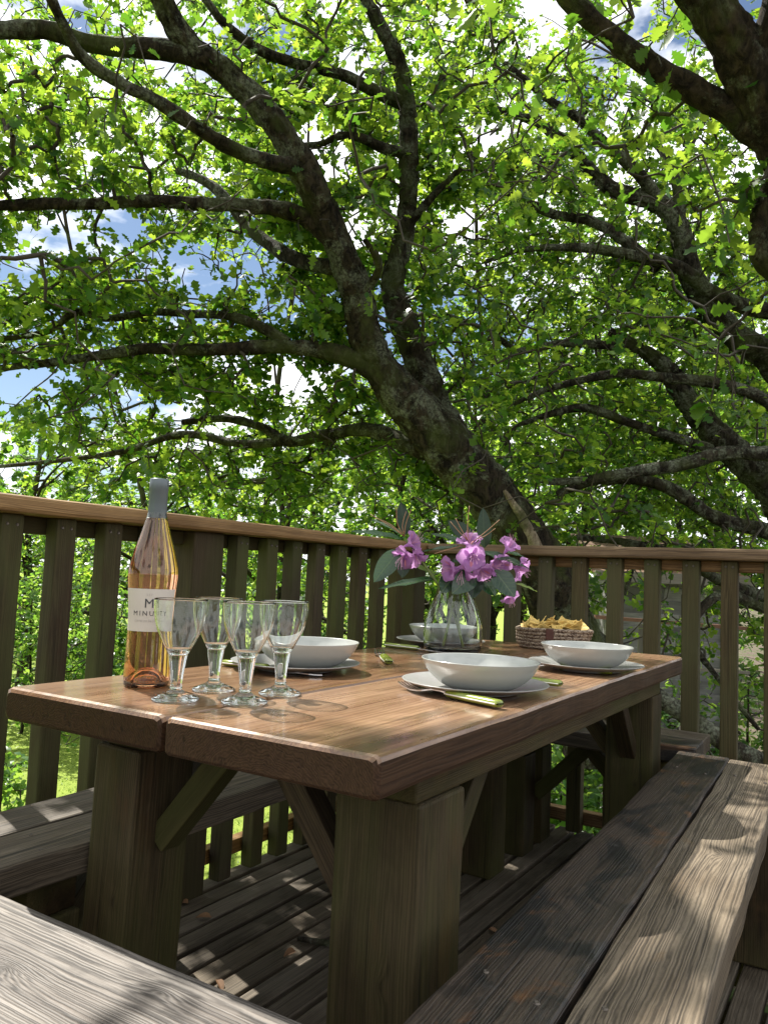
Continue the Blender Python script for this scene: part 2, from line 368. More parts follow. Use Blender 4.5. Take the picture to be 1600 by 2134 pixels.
M['twig'] = plain('twig_bark', (.045, .036, .025), .85, var=.4, vscale=60)
M['oakleaf'] = leafmat('oak_leaf', (.014, .060, .010), (.068, .142, .020), (.10, .25, .016), (.48, .65, .055), .56, rough=.4)
M['bgleaf'] = leafmat('background_leaf', (.020, .072, .014), (.075, .150, .026), (.11, .28, .022), (.46, .64, .07), .6)
M['shrubleaf'] = leafmat('shrub_leaf', (.035, .10, .024), (.08, .165, .034), (.19, .40, .035), (.42, .60, .08), .5, rough=.35)
def veined(name, col, vein, trans, tcol, rough, spec, vs=230.0, mid=.0016, bump=.4):
    m, t, o = newmat(name); b = NB(t)
    P = b('ShaderNodeTexCoord').outputs['Object']; sp = b('ShaderNodeSeparateXYZ', {0: P})
    ay = b.math('ABSOLUTE', sp.outputs[1]); rib = b.ramp(b.math('DIVIDE', ay, mid), (.35, 1), (1, 0))
    side = b.math('SINE', b.math('MULTIPLY', b.math('SUBTRACT', sp.outputs[0], b.math('MULTIPLY', ay, .8)), vs * 2))
    side = b.ramp(b.math('MULTIPLY_ADD', side, .5, .5), (.86, 0), (1, 1))
    nn = b.noise(P, 60, 5, .6); v = b.math('MAXIMUM', rib, b.math('MULTIPLY', side, .35))
    r = b('ShaderNodeObjectInfo').outputs['Random']
    c = b.mix(v, b.mix(b.math('MULTIPLY_ADD', nn, .7, b.math('MULTIPLY', r, .3)), tuple(x * .6 for x in col), tuple(x * 1.35 for x in col)), vein)
    bp = b('ShaderNodeBump', {'Strength': bump, 'Distance': .0015, 'Height': b.math('SUBTRACT', nn, b.math('MULTIPLY', v, .8))})
    bs = b('ShaderNodeBsdfPrincipled', {'Base Color': c, 'Roughness': rough, 'Specular IOR Level': spec, 'Normal': bp.outputs[0]})
    tr = b('ShaderNodeBsdfTranslucent', {'Color': tcol + (1,)})
    mxs = b('ShaderNodeMixShader', {0: trans, 1: bs.outputs[0], 2: tr.outputs[0]}); t.links.new(mxs.outputs[0], o.inputs[0]); return m
M['rhodoleaf'] = veined('rhododendron_leaf', (.016, .048, .020), (.075, .12, .045), .16, (.05, .15, .02), .24, .65)
M['rhodoshade'] = veined('rhododendron_leaf_shade', (.008, .024, .010), (.03, .05, .02), .12, (.04, .10, .015), .33, .4)  # darkened leaf copy, the shade of backlit leaves put into its colour
M['rhodopale'] = leafmat('rhododendron_leaf_pale', (.12, .18, .05), (.15, .22, .06), (.3, .42, .08), (.34, .46, .1), .4, rough=.4, attr=False)
M['petal'] = veined('lilac_petal', (.48, .235, .51), (.40, .15, .45), .52, (.66, .36, .70), .5, .3, vs=420.0, mid=.0010, bump=.25)
M['petalspot'] = leafmat('petal_flare', (.62, .22, .30), (.66, .30, .28), (.7, .3, .4), (.75, .4, .4), .4, rough=.5, attr=False)
M['stamen'] = plain('stamen_pink', (.62, .33, .45), .5)
M['podstalk'] = plain('seed_stalk_brown', (.26, .14, .065), .6, var=.25)
M['greenstem'] = plain('cut_stem_green', (.11, .15, .03), .5, var=.25)
M['ceramic'] = plain('pale_grey_stoneware', (.385, .395, .37), .22, spec=.5, var=.02, coat=.3)
M['ceramic2'] = plain('grey_stoneware_plate', (.31, .31, .30), .3, spec=.5, var=.03, coat=.2)
M['steel'] = plain('cutlery_steel', (.62, .62, .62), .16, 1, var=.05)
M['green'] = plain('lime_green_resin', (.19, .235, .028), .2, spec=.5, var=.12, coat=.5)
M['pearl'] = plain('pearl_resin', (.72, .70, .60), .25, coat=.5, var=.1)
M['glass'] = glass('clear_glass', (.985, .995, .99), 1.5)
M['vaseglass'] = glass('vase_glass', (.97, .985, .975), 1.45)
M['bottleglass'] = glass('bottle_glass', (.99, .985, .96), 1.5)
M['wine'] = glass('rose_wine', (1.0, .745, .60), 1.34)
M['capsule'] = plain('grey_foil', (.125, .15, .162), .38, .25, var=.04)
M['paper'] = plain('label_paper', (.56, .51, .45), .65, var=.03)
M['ink'] = plain('dark_ink', (.05, .05, .055), .6)
M['inkgrey'] = plain('grey_ink', (.38, .34, .31), .6)
M['foilink'] = plain('foil_print', (.11, .13, .145), .5)
M['leather'] = plain('brown_leather', (.085, .030, .020), .55, var=.2)
M['chip'] = plain('corn_chip', (.62, .42, .12), .7, var=.35, vscale=35, bump=.3)
M['deadleaf'] = plain('dead_leaf', (.17, .09, .04), .8, var=.4)

# rope of the basket: light and dark strands wound round each coil
m, t, o = newmat('twisted_rope'); b = NB(t)
P = b('ShaderNodeTexCoord').outputs['Object']
w1 = b('ShaderNodeTexVoronoi', {'Vector': b.mapping(P, (1, 1, 1.7)), 'Scale': 240.0}).outputs['Color']
sepc = b('ShaderNodeSeparateColor', {0: w1})
c = b.mix(b.ramp(sepc.outputs[0], (.42, 0), (.5, 1)), (.085, .05, .032), (.34, .27, .195))
bp = b('ShaderNodeBump', {'Strength': .7, 'Distance': .003, 'Height': sepc.outputs[1]})
bs = b('ShaderNodeBsdfPrincipled', {'Base Color': c, 'Roughness': .85, 'Normal': bp.outputs[0]}); t.links.new(bs.outputs[0], o.inputs[0]); M['rope'] = m

# ground: lawn on the sunny side, leaf litter under the trees
m, t, o = newmat('lawn_and_leaf_litter'); b = NB(t)
P = b('ShaderNodeTexCoord').outputs['Object']
sep = b('ShaderNodeSeparateXYZ', {0: P})
edge = b.math('SUBTRACT', sep.outputs[1], b.math('MULTIPLY_ADD', sep.outputs[0], .12, 2.8))
edge = b.math('ADD', edge, b.math('MULTIPLY_ADD', b.noise(P, .8, 4), 2.0, -1.0))
lawnf = b.ramp(b.math('MULTIPLY_ADD', edge, .5, .5), (.3, 0), (.6, 1))
g1 = b.mix(b.ramp(b.noise(P, 3.5, 6, .65), (.3, 0), (.7, 1)), (.12, .19, .025), (.22, .29, .05))
g1 = b.mix(b.ramp(b.noise(P, 70, 3, .6), (.3, 0), (.7, 1)), g1, (.25, .31, .06), 'MIX')
l1 = b.mix(b.ramp(b.noise(P, 14, 6, .7), (.3, 0), (.7, 1)), (.035, .025, .018), (.18, .145, .11))
l1 = b.mix(b.ramp(b.noise(P, 2.2, 4, .6), (.5, 0), (.62, 1)), l1, (.05, .085, .02))
col = b.mix(lawnf, l1, g1)
bp = b('ShaderNodeBump', {'Strength': .6, 'Distance': .03, 'Height': b.noise(P, 30, 5, .7)})
bs = b('ShaderNodeBsdfPrincipled', {'Base Color': col, 'Roughness': .9, 'Normal': bp.outputs[0], 'Specular IOR Level': .1}); t.links.new(bs.outputs[0], o.inputs[0]); M['ground'] = m
M['grass'] = leafmat('grass_blade', (.11, .19, .02), (.20, .28, .045), (.2, .36, .03), (.34, .46, .07), .4)

# ------------------------------------------------------------------ ground
GZ = -1.5
def ground_z(x, y): return GZ + .10 * np.sin(x * .31) * np.cos(y * .27) * np.clip((np.hypot(x - 3, y - 2) - 4) / 10, 0, 1)
n = 120; s_ = np.sign(np.linspace(-1, 1, n)) * np.abs(np.linspace(-1, 1, n)) ** 2.2 * 150
gx, gy = np.meshgrid(s_ + 4, s_ + 4, indexing='ij')
gv = np.stack([gx, gy, ground_z(gx, gy)], -1).reshape(-1, 3)
ii = (np.arange(n - 1)[:, None] * n + np.arange(n - 1)[None, :]).ravel()
tag(np_obj('ground', gv, np.stack([ii, ii + n, ii + n + 1, ii + 1], -1), M['ground'], smooth=True), kind='structure')
# grass blades on the near lawn
ng = 45000
gxx = rng.uniform(2.5, 13, ng); gyy = 3.2 + rng.uniform(0, 1, ng) ** 1.3 * 13
hh = rng.uniform(.012, .035, ng); an = rng.uniform(0, 6.28, ng); ln = rng.normal(0, .03, (ng, 2))
base = np.stack([gxx, gyy, ground_z(gxx, gyy)], -1); wv = np.stack([np.cos(an), np.sin(an), 0 * an], -1) * .006
V = np.stack([base - wv, base + wv, base + np.column_stack([ln, hh])], 1).reshape(-1, 3)
tag(np_obj('lawn_grass', V, np.arange(ng * 3).reshape(-1, 3), M['grass'], tint=np.repeat(rng.random(ng), 3)), 'short bright green mown grass on the lawn below the deck', 'grass', kind='stuff')

# ------------------------------------------------------------------ deck
DX0, DX1, DY0, DY1 = -1.2, 3.135, -1.4, 1.80
deck = empty('deck', (0, 0, 0)); tag(deck, kind='structure')
pitch, gapw = .078, .015
yb = 1.62
ks = [k for k in range(-40, 40) if DY0 < yb + k * pitch < DY1 + .02]
for k in ks:
    y0 = yb + k * pitch + gapw / 2; w = pitch - gapw + random.uniform(-.004, .004)
    if y0 + w > DY1 + .03: continue
    yc = y0 + w / 2; dz = random.uniform(-.003, .002)
    cut = random.uniform(.2, 1.2)
    for xa, xb in ((DX0, cut - .002), (cut + .002, DX1 - random.uniform(0, .012))):
        beam('deck_board', (xa, yc, -.0145 + dz), (xb, yc + random.uniform(-.002, .002), -.0145 + dz + random.uniform(-.002, .002)), w, .028, M['deck'], deck, r=.004, n=6, wav=.0012, seed=k)
for x in np.arange(-1.0, 3.2, .45):
    beam('joist', (x, DY0, -.106), (x, DY1, -.106), .05, .14, M['post'], deck, r=.003)
beam('joist', (DX0, DY1 + .0, -.106 - .003), (DX1, DY1, -.109), .045, .15, M['post'], deck, r=.003)
for x in (-.9, .9, 2.95):
    for y in (-1.2, 1.65):
        beam('support_post', (x, y, GZ - .2), (x, y, -.185), .12, .12, M['post'], deck, up=(1, 0, 0), r=.006)

# ------------------------------------------------------------------ railings
SCREW_V = [(0, 0, .0012)] + [(.0032 * math.cos(k * math.pi / 4), .0032 * math.sin(k * math.pi / 4), .0022) for k in range(8)] + [(.0048 * math.cos(k * math.pi / 4), .0048 * math.sin(k * math.pi / 4), -.001) for k in range(8)]
SCREW_F = [(0, 1 + k, 1 + (k + 1) % 8) for k in range(8)] + [(1 + k, 9 + k, 9 + (k + 1) % 8, 1 + (k + 1) % 8) for k in range(8)]
screw_me = bpy.data.meshes.new('screw'); screw_me.from_pydata(SCREW_V, [], SCREW_F); screw_me.update(); screw_me.materials.append(M['screw'])
def screws(parent, pts, nrm):
    """a screw head at each point, pieces of the timber they hold"""
    inv = parent.matrix_basis.inverted()
    for p in pts:
        link('screw', screw_me, None, parent, inv @ frame(p, (1, 0, 0) if abs(nrm[0]) < .5 else (0, 1, 0), nrm))
LY = 1.69
lr = empty('timber_railing', (0, 0, 0), 'long timber railing on the lawn side, running behind bottle and glasses', 'railing', 'deck railings')
beam('handrail', (-1.2, 1.72, 1.0915), (3.16, 1.72, 1.0885), .145, .042, M['rail'], lr, r=.011, n=40, wav=.0015, seed=2)
beam('top_rail', (-1.2, LY + .068, 1.049), (3.07, LY + .068, 1.047), .042, .042, M['post'], lr, r=.004)
beam('bottom_rail', (-1.2, LY + .073, .075), (3.07, LY + .073, .075), .042, .045, M['rail'], lr, r=.004)
xs = [-.95, -.81, -.67, -.52, -.38, -.24, -.10, .05, .19, .335, .48, .625, .77, .915, 1.06, 1.205, 1.35, 1.495] + [1.855, 1.999, 2.130, 2.268, 2.405, 2.548, 2.686, 2.832]
for i, x in enumerate(xs):
    d = random.uniform(-.003, .003); ln_ = random.uniform(-.002, .002)
    w = .055 + random.uniform(-.002, .003)
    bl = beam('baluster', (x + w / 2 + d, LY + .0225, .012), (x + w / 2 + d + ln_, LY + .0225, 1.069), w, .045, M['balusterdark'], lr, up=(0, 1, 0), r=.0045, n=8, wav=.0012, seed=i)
    if x > .9: screws(bl, [(x + .015 + d, LY - .0006, 1.045), (x + .04 + d, LY - .0006, 1.044)], (0, -1, 0))
for x in (-.2, ): pass
beam('post', (1.73, LY + .048, -.2), (1.73, LY + .048, 1.069), .125, .10, M['post'], lr, up=(0, 1, 0), r=.006, n=8, wav=.0015)
beam('post', (3.05, LY + .06, -.2), (3.05, LY + .06, 1.066), .10, .10, M['post'], lr, up=(0, 1, 0), r=.006, n=8, wav=.0015, seed=4)

RX = 3.04
rr = empty('timber_railing', (0, 0, 0), 'timber railing in front of the oak trunk and shed, behind the basket', 'railing', 'deck railings')
beam('handrail', (3.07, 1.644, 1.0868), (3.07, -1.4, 1.0895), .145, .042, M['rail'], rr, r=.009, n=30, wav=.0013, seed=7)
beam('top_rail', (RX + .068, 1.62, 1.047), (RX + .068, -1.4, 1.047), .042, .040, M['rail'], rr, r=.004)
beam('bottom_rail', (RX + .073, 1.62, .055), (RX + .073, -1.4, .055), .042, .05, M['rail'], rr, r=.004)
ys = [1.566, 1.427, 1.296, 1.152, 1.015, .873, .734, .597, .464, .324, .185, .046, -.093, -.23, -.37, -.51, -.65, -.79, -.93, -1.07, -1.21]
for i, y in enumerate(ys):
    w = .057 + random.uniform(-.002, .002); d = random.uniform(-.002, .002)
    bl = beam('baluster', (RX + .0225, y - w / 2, .012), (RX + .0225, y - w / 2 + d, 1.066), w, .045, M['baluster'], rr, up=(1, 0, 0), r=.0045, n=8, wav=.0012, seed=i + 40)
    if y > -.3: screws(bl, [(RX - .0006, y - .016 + d, 1.046), (RX - .0006, y - .040 + d, 1.045)], (-1, 0, 0))
beam('post', (RX + .06, -.30, -.2), (RX + .06, -.30, 1.06), .1, .1, M['post'], rr, up=(1, 0, 0), r=.006) if False else None

# ------------------------------------------------------------------ table
TZ = .75
tb = empty('dining_table', (1.7, .87, 0), 'chunky varnished timber dining table laid for four on the deck', 'table')
beam('table_plank', (.81, 1.052, TZ - .0275), (2.60, 1.068, TZ - .0275), .372, .055, M['table'], tb, r=.009, n=46, wedge=.0025, wav=.0006, seed=1)
beam('table_plank', (.812, .68, TZ - .0285), (2.62, .69, TZ - .0285), .358, .055, M['table'], tb, r=.008, n=46, wedge=.0035, wav=.0006, seed=2.3)
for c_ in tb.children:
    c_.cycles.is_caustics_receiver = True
    c_.data.materials.append(M['tableedgeshade'])
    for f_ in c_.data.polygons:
        if f_.normal.z < .3: f_.material_index = 1  # ends, long sides and underside get the shade-darkened colour
beam('apron', (1.0, .60, .668), (2.50, .60, .668), .10, .052, M['leg'], tb, r=.004, n=10, wav=.001)
beam('apron', (.97, 1.12, .668), (2.50, 1.12, .668), .10, .052, M['leg'], tb, r=.004, n=10, wav=.001)
def tleg(x0, x1, y0, y1, sp=(0, 0)):
    beam('leg', ((x0 + x1) / 2 + sp[0], (y0 + y1) / 2 + sp[1], 0), ((x0 + x1) / 2, (y0 + y1) / 2, .641), y1 - y0, x1 - x0, M['leg'], tb, up=(1, 0, 0), r=.006, n=14, wav=.0016, seed=x0 * 9 + y0)
tleg(1.005, 1.15, .545, .692); tleg(.965, 1.10, 1.078, 1.19, (0, .018)); tleg(2.42, 2.54, .552, .69); tleg(2.42, 2.54, 1.05, 1.19)
def brace(p0, p1, par, mat=None, w=.045, th=.045, up=(1, 0, 0)): beam('brace', p0, p1, w, th, mat or M['leg'], par, up=up, r=.003, n=6, wav=.001)
brace((1.04, 1.085, .475), (1.04, .915, .672), tb); brace((1.08, .686, .44), (1.08, .862, .672), tb)
brace((1.145, .60, .47), (1.30, .60, .645), tb, up=(0, 1, 0)); brace((1.095, 1.13, .47), (1.25, 1.13, .645), tb, up=(0, 1, 0))
brace((2.425, .62, .47), (2.27, .62, .645), tb, up=(0, 1, 0)); brace((2.425, 1.12, .47), (2.27, 1.12, .645), tb, up=(0, 1, 0))
brace((2.48, .685, .46), (2.48, .86, .672), tb); brace((2.48, 1.055, .46), (2.48, .88, .672), tb)

# ------------------------------------------------------------------ benches
BZ = .46
def bench(loc, rz, Ln, planks, label, mats, legx, seed, legw=.11):
    """planks: list of (y0,y1) in bench axes, X along the bench"""
    bn = empty('bench', (loc[0], loc[1], 0), label, 'bench', 'benches round the table')
    for i, (y0, y1) in enumerate(planks):
        beam('seat_plank', np.array([loc[0], loc[1], 0]) + (0, (y0 + y1) / 2, BZ - .0275), np.array([loc[0], loc[1], 0]) + (Ln, (y0 + y1) / 2 + .003 * (-1) ** i, BZ - .0275 + random.uniform(-.003, .001)), y1 - y0, .055, mats[i], bn, r=.0055, n=int(Ln / .035), wedge=.0035, wav=.0013, seed=seed + i * 2.7)
    for c_, (y0, y1) in zip(list(bn.children), planks):
        screws(c_, [(lx + dx, y, BZ - .0004) for lx in legx for dx, y in ((-.02, y0 + .03), (.015, y1 - .035))], (0, 0, 1))
    ya, yz = planks[0][0], planks[-1][1]
    for lx in legx:
        for yy in (ya + legw * .55, yz - legw * .55):
            beam('leg', np.array([loc[0] + lx, loc[1] + yy, 0]), np.array([loc[0] + lx, loc[1] + yy, BZ - .115]), legw, legw, M['leg'], bn, up=(1, 0, 0), r=.005, n=6, wav=.0012, seed=seed)
        beam('cross_bar', np.array([loc[0] + lx, loc[1] + ya + .015, BZ - .085]), np.array([loc[0] + lx, loc[1] + yz - .015, BZ - .085]), .10, .056, M['leg'], bn, r=.004)
        sg = 1 if lx < Ln / 2 else -1
        beam('brace', np.array([loc[0] + lx + sg * .05, loc[1] + (ya + yz) / 2, BZ - .27]), np.array([loc[0] + lx + sg * .25, loc[1] + (ya + yz) / 2, BZ - .062]), .05, .05, M['leg'], bn, up=(0, 1, 0), r=.003)
    bn.rotation_euler[2] = rz
    return bn
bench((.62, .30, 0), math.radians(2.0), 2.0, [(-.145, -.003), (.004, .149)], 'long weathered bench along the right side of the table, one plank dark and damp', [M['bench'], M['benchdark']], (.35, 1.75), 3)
bench((.30, 1.20, 0), math.radians(.6), 2.36, [(0, .143), (.150, .285)], 'timber bench on the far side of the table, along the lawn side railing', [M['bench'], M['bench']], (.62, 1.95), 8)
bench((.755, .42, 0), math.radians(90), 1.2, [(.0, .205), (.213, .40)], 'pale grey knotty bench at the near end of the table, in front', [M['benchknot'], M['bench']], (.16, 1.02), 14)
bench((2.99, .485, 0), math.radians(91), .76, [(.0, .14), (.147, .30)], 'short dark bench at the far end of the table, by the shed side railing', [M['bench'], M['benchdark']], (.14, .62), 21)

# ------------------------------------------------------------------ bottle
def wall(outer, th, zfloor):
    """closed lathe profile: up the outside, over the rim and down the inside"""
    o_ = smooth_prof(outer, 5)
    inner = [(max(r - th, .0005), z) for r, z in o_ if z > zfloor]
    return [(0, o_[0][1])] + [tuple(p) for p in o_] + [(o_[-1][0] - th * .5, o_[-1][1] + th * .35)] + inner[::-1] + [(inner[0][0] * .6, zfloor * .97), (0, zfloor)]
bp_ = onz(304, 1430, TZ)
bt = empty('wine_bottle', (bp_[0], bp_[1], TZ + .0004), 'tall rosé wine bottle with grey foil neck and white label', 'bottle')
bo = smooth_prof([(.0345, 0), (.0385, .004), (.0395, .02), (.0388, .06), (.0378, .10), (.0384, .13), (.0415, .17), (.0432, .195), (.0418, .212), (.0345, .243), (.0255, .272), (.0185, .297), (.0160, .312), (.0152, .34), (.0152, .362)], 5)
punt = [(0, .030), (.010, .028), (.020, .020), (.027, .009), (.031, .002)]
inn = [(r - .0026, z) for r, z in bo if .008 < z]
bprof = punt + [tuple(p) for p in bo] + inn[::-1] + [(.033, .0065), (.027, .0125), (.018, .0245), (.010, .0320), (0, .0340)]
lathe('glass_body', bprof, M['bottleglass'], bt, 72)
wn_ = [(r - .0023, z) for r, z in bo if .0085 < z < .300]
lathe('wine', [(0, .0337), (.010, .0317), (.018, .0242), (.027, .0122), (.0333, .0062)] + wn_ + [(0, wn_[-1][1])], M['wine'], bt, 72)
cap = lathe('foil_capsule', [(.0164, .299), (.0164, .347), (.0168, .3475), (.0168, .3665), (.0160, .3690), (0, .3692)], M['capsule'], bt, 48)
# label, centred on the side that faces the camera
fa = math.atan2(-bp_[1], -bp_[0]) - math.radians(5)
def rad_at(z): return float(np.interp(z, bo[:, 1], bo[:, 0]))
V, F = [], []
na, nzz = 24, 8
for i in range(nzz + 1):
    z = .098 + (.172 - .098) * i / nzz
    for j in range(na + 1):
        a_ = fa + math.radians(-74 + 148 * j / na); r = rad_at(z) + .0006
        V.append((r * math.cos(a_), r * math.sin(a_), z))
for i in range(nzz):
    for j in range(na):
        k = i * (na + 1) + j; F.append((k, k + 1, k + na + 2, k + na + 1))
lab = mesh_obj('label', V, F, M['paper'], bt, smooth=True)
def text_on(parent, txt, size, zc, mat, rad_fn, ang, spacing=1.0, off=.0013, name='lettering'):
    cu = bpy.data.curves.new('lettering', 'FONT'); cu.body = txt; cu.size = size; cu.align_x = 'CENTER'; cu.space_character = spacing; cu.resolution_u = 3
    ob = bpy.data.objects.new('lettering_tmp', cu); COL.objects.link(ob)
    bpy.context.view_layer.update()
    me = bpy.data.meshes.new_from_object(ob.evaluated_get(bpy.context.evaluated_depsgraph_get()))
    bpy.data.objects.remove(ob); bpy.data.curves.remove(cu)
    for v in me.vertices:
        z = zc + v.co.y; r = rad_fn(z) + off; a_ = ang + v.co.x / r
        v.co = (r * math.cos(a_), r * math.sin(a_), z)
    me.materials.clear(); me.name = name
    return link(name, me, mat, parent)
text_on(lab, 'SEF', .0052, .1600, M['inkgrey'], rad_at, fa, 1.6)
text_on(lab, 'M', .0225, .1395, M['ink'], rad_at, fa, 1)
text_on(lab, 'MINUTY', .0118, .1255, M['ink'], rad_at, fa, 1.45)
text_on(lab, 'CÔTES DE PROVENCE', .0045, .1145, M['inkgrey'], rad_at, fa, 1.15)
text_on(cap, 'M', .009, .3155, M['foilink'], lambda z: .0164, fa, 1, .0006)
text_on(cap, 'MINUTY', .0042, .3095, M['foilink'], lambda z: .0164, fa, 1.1, .0006)

# ------------------------------------------------------------------ wine glasses
GL = [('clear wine glass nearest the bottle, leftmost of the four', (365, 1460)), ('clear wine glass second from the left, standing behind two others', (445, 1440)),
      ('clear wine glass at the front, third from the left, astride the plank gap', (509, 1466)), ('clear wine glass rightmost of the four, nearest the bowls', (583, 1448))]
gp = None
for lb, px in GL:
    p = onz(*px, TZ)
    g = empty('wine_glass', (p[0], p[1], TZ + .0004), lb, 'wine glass', 'wine glasses by the bottle', rz=random.uniform(0, 6))
    if gp is None:
        ob_ = smooth_prof([(.0150, .0725), (.0200, .081), (.0280, .096), (.0350, .111), (.0398, .128), (.0420, .146), (.0426, .1605)], 5)
        ib_ = [(r - .0017, z) for r, z in ob_ if z > .0805]
        bowl = lathe('bowl', [(0, .0725)] + [tuple(q) for q in ob_] + [(.0418, .1614)] + ib_[::-1] + [(.010, .0785), (0, .0775)], M['glass'], g, 56)
        st_ = smooth_prof([(.0080, .0172), (.0100, .0195), (.0092, .024), (.0098, .035), (.0118, .050), (.0142, .066), (.0149, .0722)], 5)
        stem = lathe('stem', [(0, .0172)] + [tuple(q) for q in st_] + [(0, .0722)], M['glass'], g, 40)
        ft_ = smooth_prof([(.0335, .0), (.0370, .0015), (.0360, .0040), (.0270, .0082), (.0160, .0125), (.0105, .0169)], 5)
        foot = lathe('foot', [(0, .0025), (.026, .0008)] + [tuple(q) for q in ft_] + [(0, .0169)], M['glass'], g, 56)
        gp = (bowl, stem, foot)
        for q in gp: q.cycles.is_caustics_caster = True
    else:
        for q in gp:
            c = q.copy(); COL.objects.link(c); c.parent = g

# ------------------------------------------------------------------ plates and bowls
plate_me = None; bowl_me = None
def plate_prof():
    pr = smooth_prof([(.0, .0), (.075, .0), (.086, .0035), (.110, .0085), (.132, .0145), (.1395, .0175)], 5)
    top = smooth_prof([(.1385, .0192), (.130, .0172), (.108, .0118), (.084, .0072), (.06, .0058), (0, .0055)], 5)
    return [tuple(p) for p in pr] + [(.1402, .0188)] + [tuple(p) for p in top]
def bowl_prof():
    ou = smooth_prof([(.0, .0), (.046, .0), (.056, .0022), (.076, .012), (.095, .028), (.1065, .045), (.1115, .0555)], 6)
    inn_ = smooth_prof([(.1098, .0562), (.1035, .044), (.091, .028), (.072, .0145), (.05, .0068), (0, .0055)], 6)
    return [tuple(p) for p in ou] + [(.1112, .0568)] + [tuple(p) for p in inn_]
SET = [('plate', 'near right, beside the lime handled fork at the front', (989, 1427), (993, 1428)), ('plate', 'behind the wine glasses on the left', (616, 1384), (640, 1379)),
       ('plate', 'far right, at the corner near the basket', (1220, 1386), (1217, 1384)), ('plate', 'at the back, half hidden by the flower vase', (918, 1337), (930, 1335))]
for i, (_, where, pp, bpx) in enumerate(SET):
    p = onz(*pp, TZ + .012)
    if plate_me is None:
        o = lathe('dinner_plate', plate_prof(), M['ceramic2'], None, 96); plate_me = o.data
    else: o = link('dinner_plate', plate_me)
    o.location = (p[0], p[1], TZ + .0006)
    tag(o, 'round pale grey dinner plate ' + where, 'plate', 'dinner plates on the table')
    q = onz(*bpx, TZ + .018); q = p + np.clip(q - p, -.02, .02)
    if bowl_me is None:
        o = lathe('shallow_bowl', bowl_prof(), M['ceramic'], None, 96); bowl_me = o.data
    else: o = link('shallow_bowl', bowl_me)
    o.location = (q[0], q[1], TZ + .0069)
    tag(o, ['shallow pale grey bowl on the plate nearest the camera', 'shallow pale grey bowl partly seen through the wine glasses on the left',
            'shallow pale grey bowl on the plate at far right, before the chip basket', 'shallow pale grey bowl at the back, seen through the glass vase'][i], 'bowl', 'bowls on the plates')

# ------------------------------------------------------------------ cutlery
def handle_parts(root, x0, ln):
    V, F = beam_mesh(ln, .0175, .0118, r=.0052, n=6, wav=0)
    V[:, 1] *= 1 + .12 * np.sin(np.clip((V[:, 0]) / ln, 0, 1) * math.pi * .9)
    h = mesh_obj('handle', V + np.array([x0, 0, .0066]), F, M['green'], root, smooth=True)
    V, F = beam_mesh(ln - .004, .0196, .0022, r=.001, n=4)
    V[:, 1] *= 1 + .12 * np.sin(np.clip((V[:, 0]) / ln, 0, 1) * math.pi * .9)
    mesh_obj('tang_strip', V + np.array([x0 + .001, 0, .0066]), F, M['pearl'], h)
    return h
def fork(tip, end, label):
    tip = np.array(tip[:2]); end = np.array(end[:2]); d = end - tip; Ln = .198 * 1.27; d = d / np.linalg.norm(d)
    s = end - d * Ln
    r = empty('fork', (s[0], s[1], TZ + .0008), label, 'fork', 'forks with green handles', rz=math.atan2(d[1], d[0])); r.scale = (1.27, 1.2, 1.1)
    V, F = [], []
    def strip(cs):                                  # cs: (x, ycentre, half width, z)
        b0 = len(V)
        for x, yc, hw, z in cs:
            for a, c in ((-1, 0), (1, 0), (1, 1), (-1, 1)): V.append((x, yc + a * hw, z + c * .0022))
        for i in range(len(cs) - 1):
            for j in range(4):
                k = (j + 1) % 4; F.append((b0 + i * 4 + j, b0 + i * 4 + k, b0 + i * 4 + 4 + k, b0 + i * 4 + 4 + j))
        F.append(tuple(range(b0, b0 + 4))[::-1]); F.append(tuple(range(len(V) - 4, len(V))))
    for yc in (-.0098, -.0033, .0033, .0098):
        strip([(0, yc * .95, .0009, .0095), (.012, yc, .0017, .0045), (.03, yc, .0019, .001), (.046, yc * .97, .0020, .002)])
    strip([(.044, 0, .0120, .0017), (.054, 0, .0112, .0035), (.062, 0, .007, .0055), (.070, 0, .0037, .0072), (.085, 0, .0030, .0072), (.102, 0, .0036, .0058)])
    mesh_obj('fork_head', V, F, M['steel'], r)
    handle_parts(r, .098, .100)
    return r
def knife(tip, end, label):
    tip = np.array(tip[:2]); end = np.array(end[:2]); d = end - tip; d = d / np.linalg.norm(d); s = end - d * .212 * 1.2
    r = empty('table_knife', (s[0], s[1], TZ + .0008), label, 'knife', 'knives with green handles', rz=math.atan2(d[1], d[0])); r.scale = (1.2, 1.2, 1.1)
    V, F = [], []
    cs = [(0, .0, .001), (.006, .002, .005), (.02, .003, .0085), (.06, .002, .0098), (.10, .0, .0085), (.118, 0, .006)]
    for x, yc, hw in cs:
        for a, c in ((-1, 0), (1, 0), (1, 1), (-1, 1)): V.append((x, yc + a * hw, .0022 + c * (.0018 if a > 0 else .0008) + (.003 * x / .118)))
    for i in range(len(cs) - 1):
        for j in range(4):
            k = (j + 1) % 4; F.append((i * 4 + j, i * 4 + k, i * 4 + 4 + k, i * 4 + 4 + j))
    F.append((3, 2, 1, 0)); F.append(tuple(range(len(V) - 4, len(V))))
    mesh_obj('blade', V, F, M['steel'], r)
    handle_parts(r, .112, .100)
    return r
fork(onz(828, 1432, TZ), onz(1043, 1478, TZ), 'steel fork with pearly lime green handle in front of the nearest plate')
knife((1.60, .76), (1.585, .543), 'knife with its lime green handle peeping out right of the nearest plate')
fork((1.878, .72), onz(1276, 1407, TZ), 'steel fork with green handle left of the far right plate')
knife(onz(640, 1408, TZ), onz(464, 1388, TZ), 'knife with green handle lying behind the wine glasses')
fork(onz(788, 1362, TZ), (1.63, .985), 'steel fork right of the left bowl, prongs toward the railing')
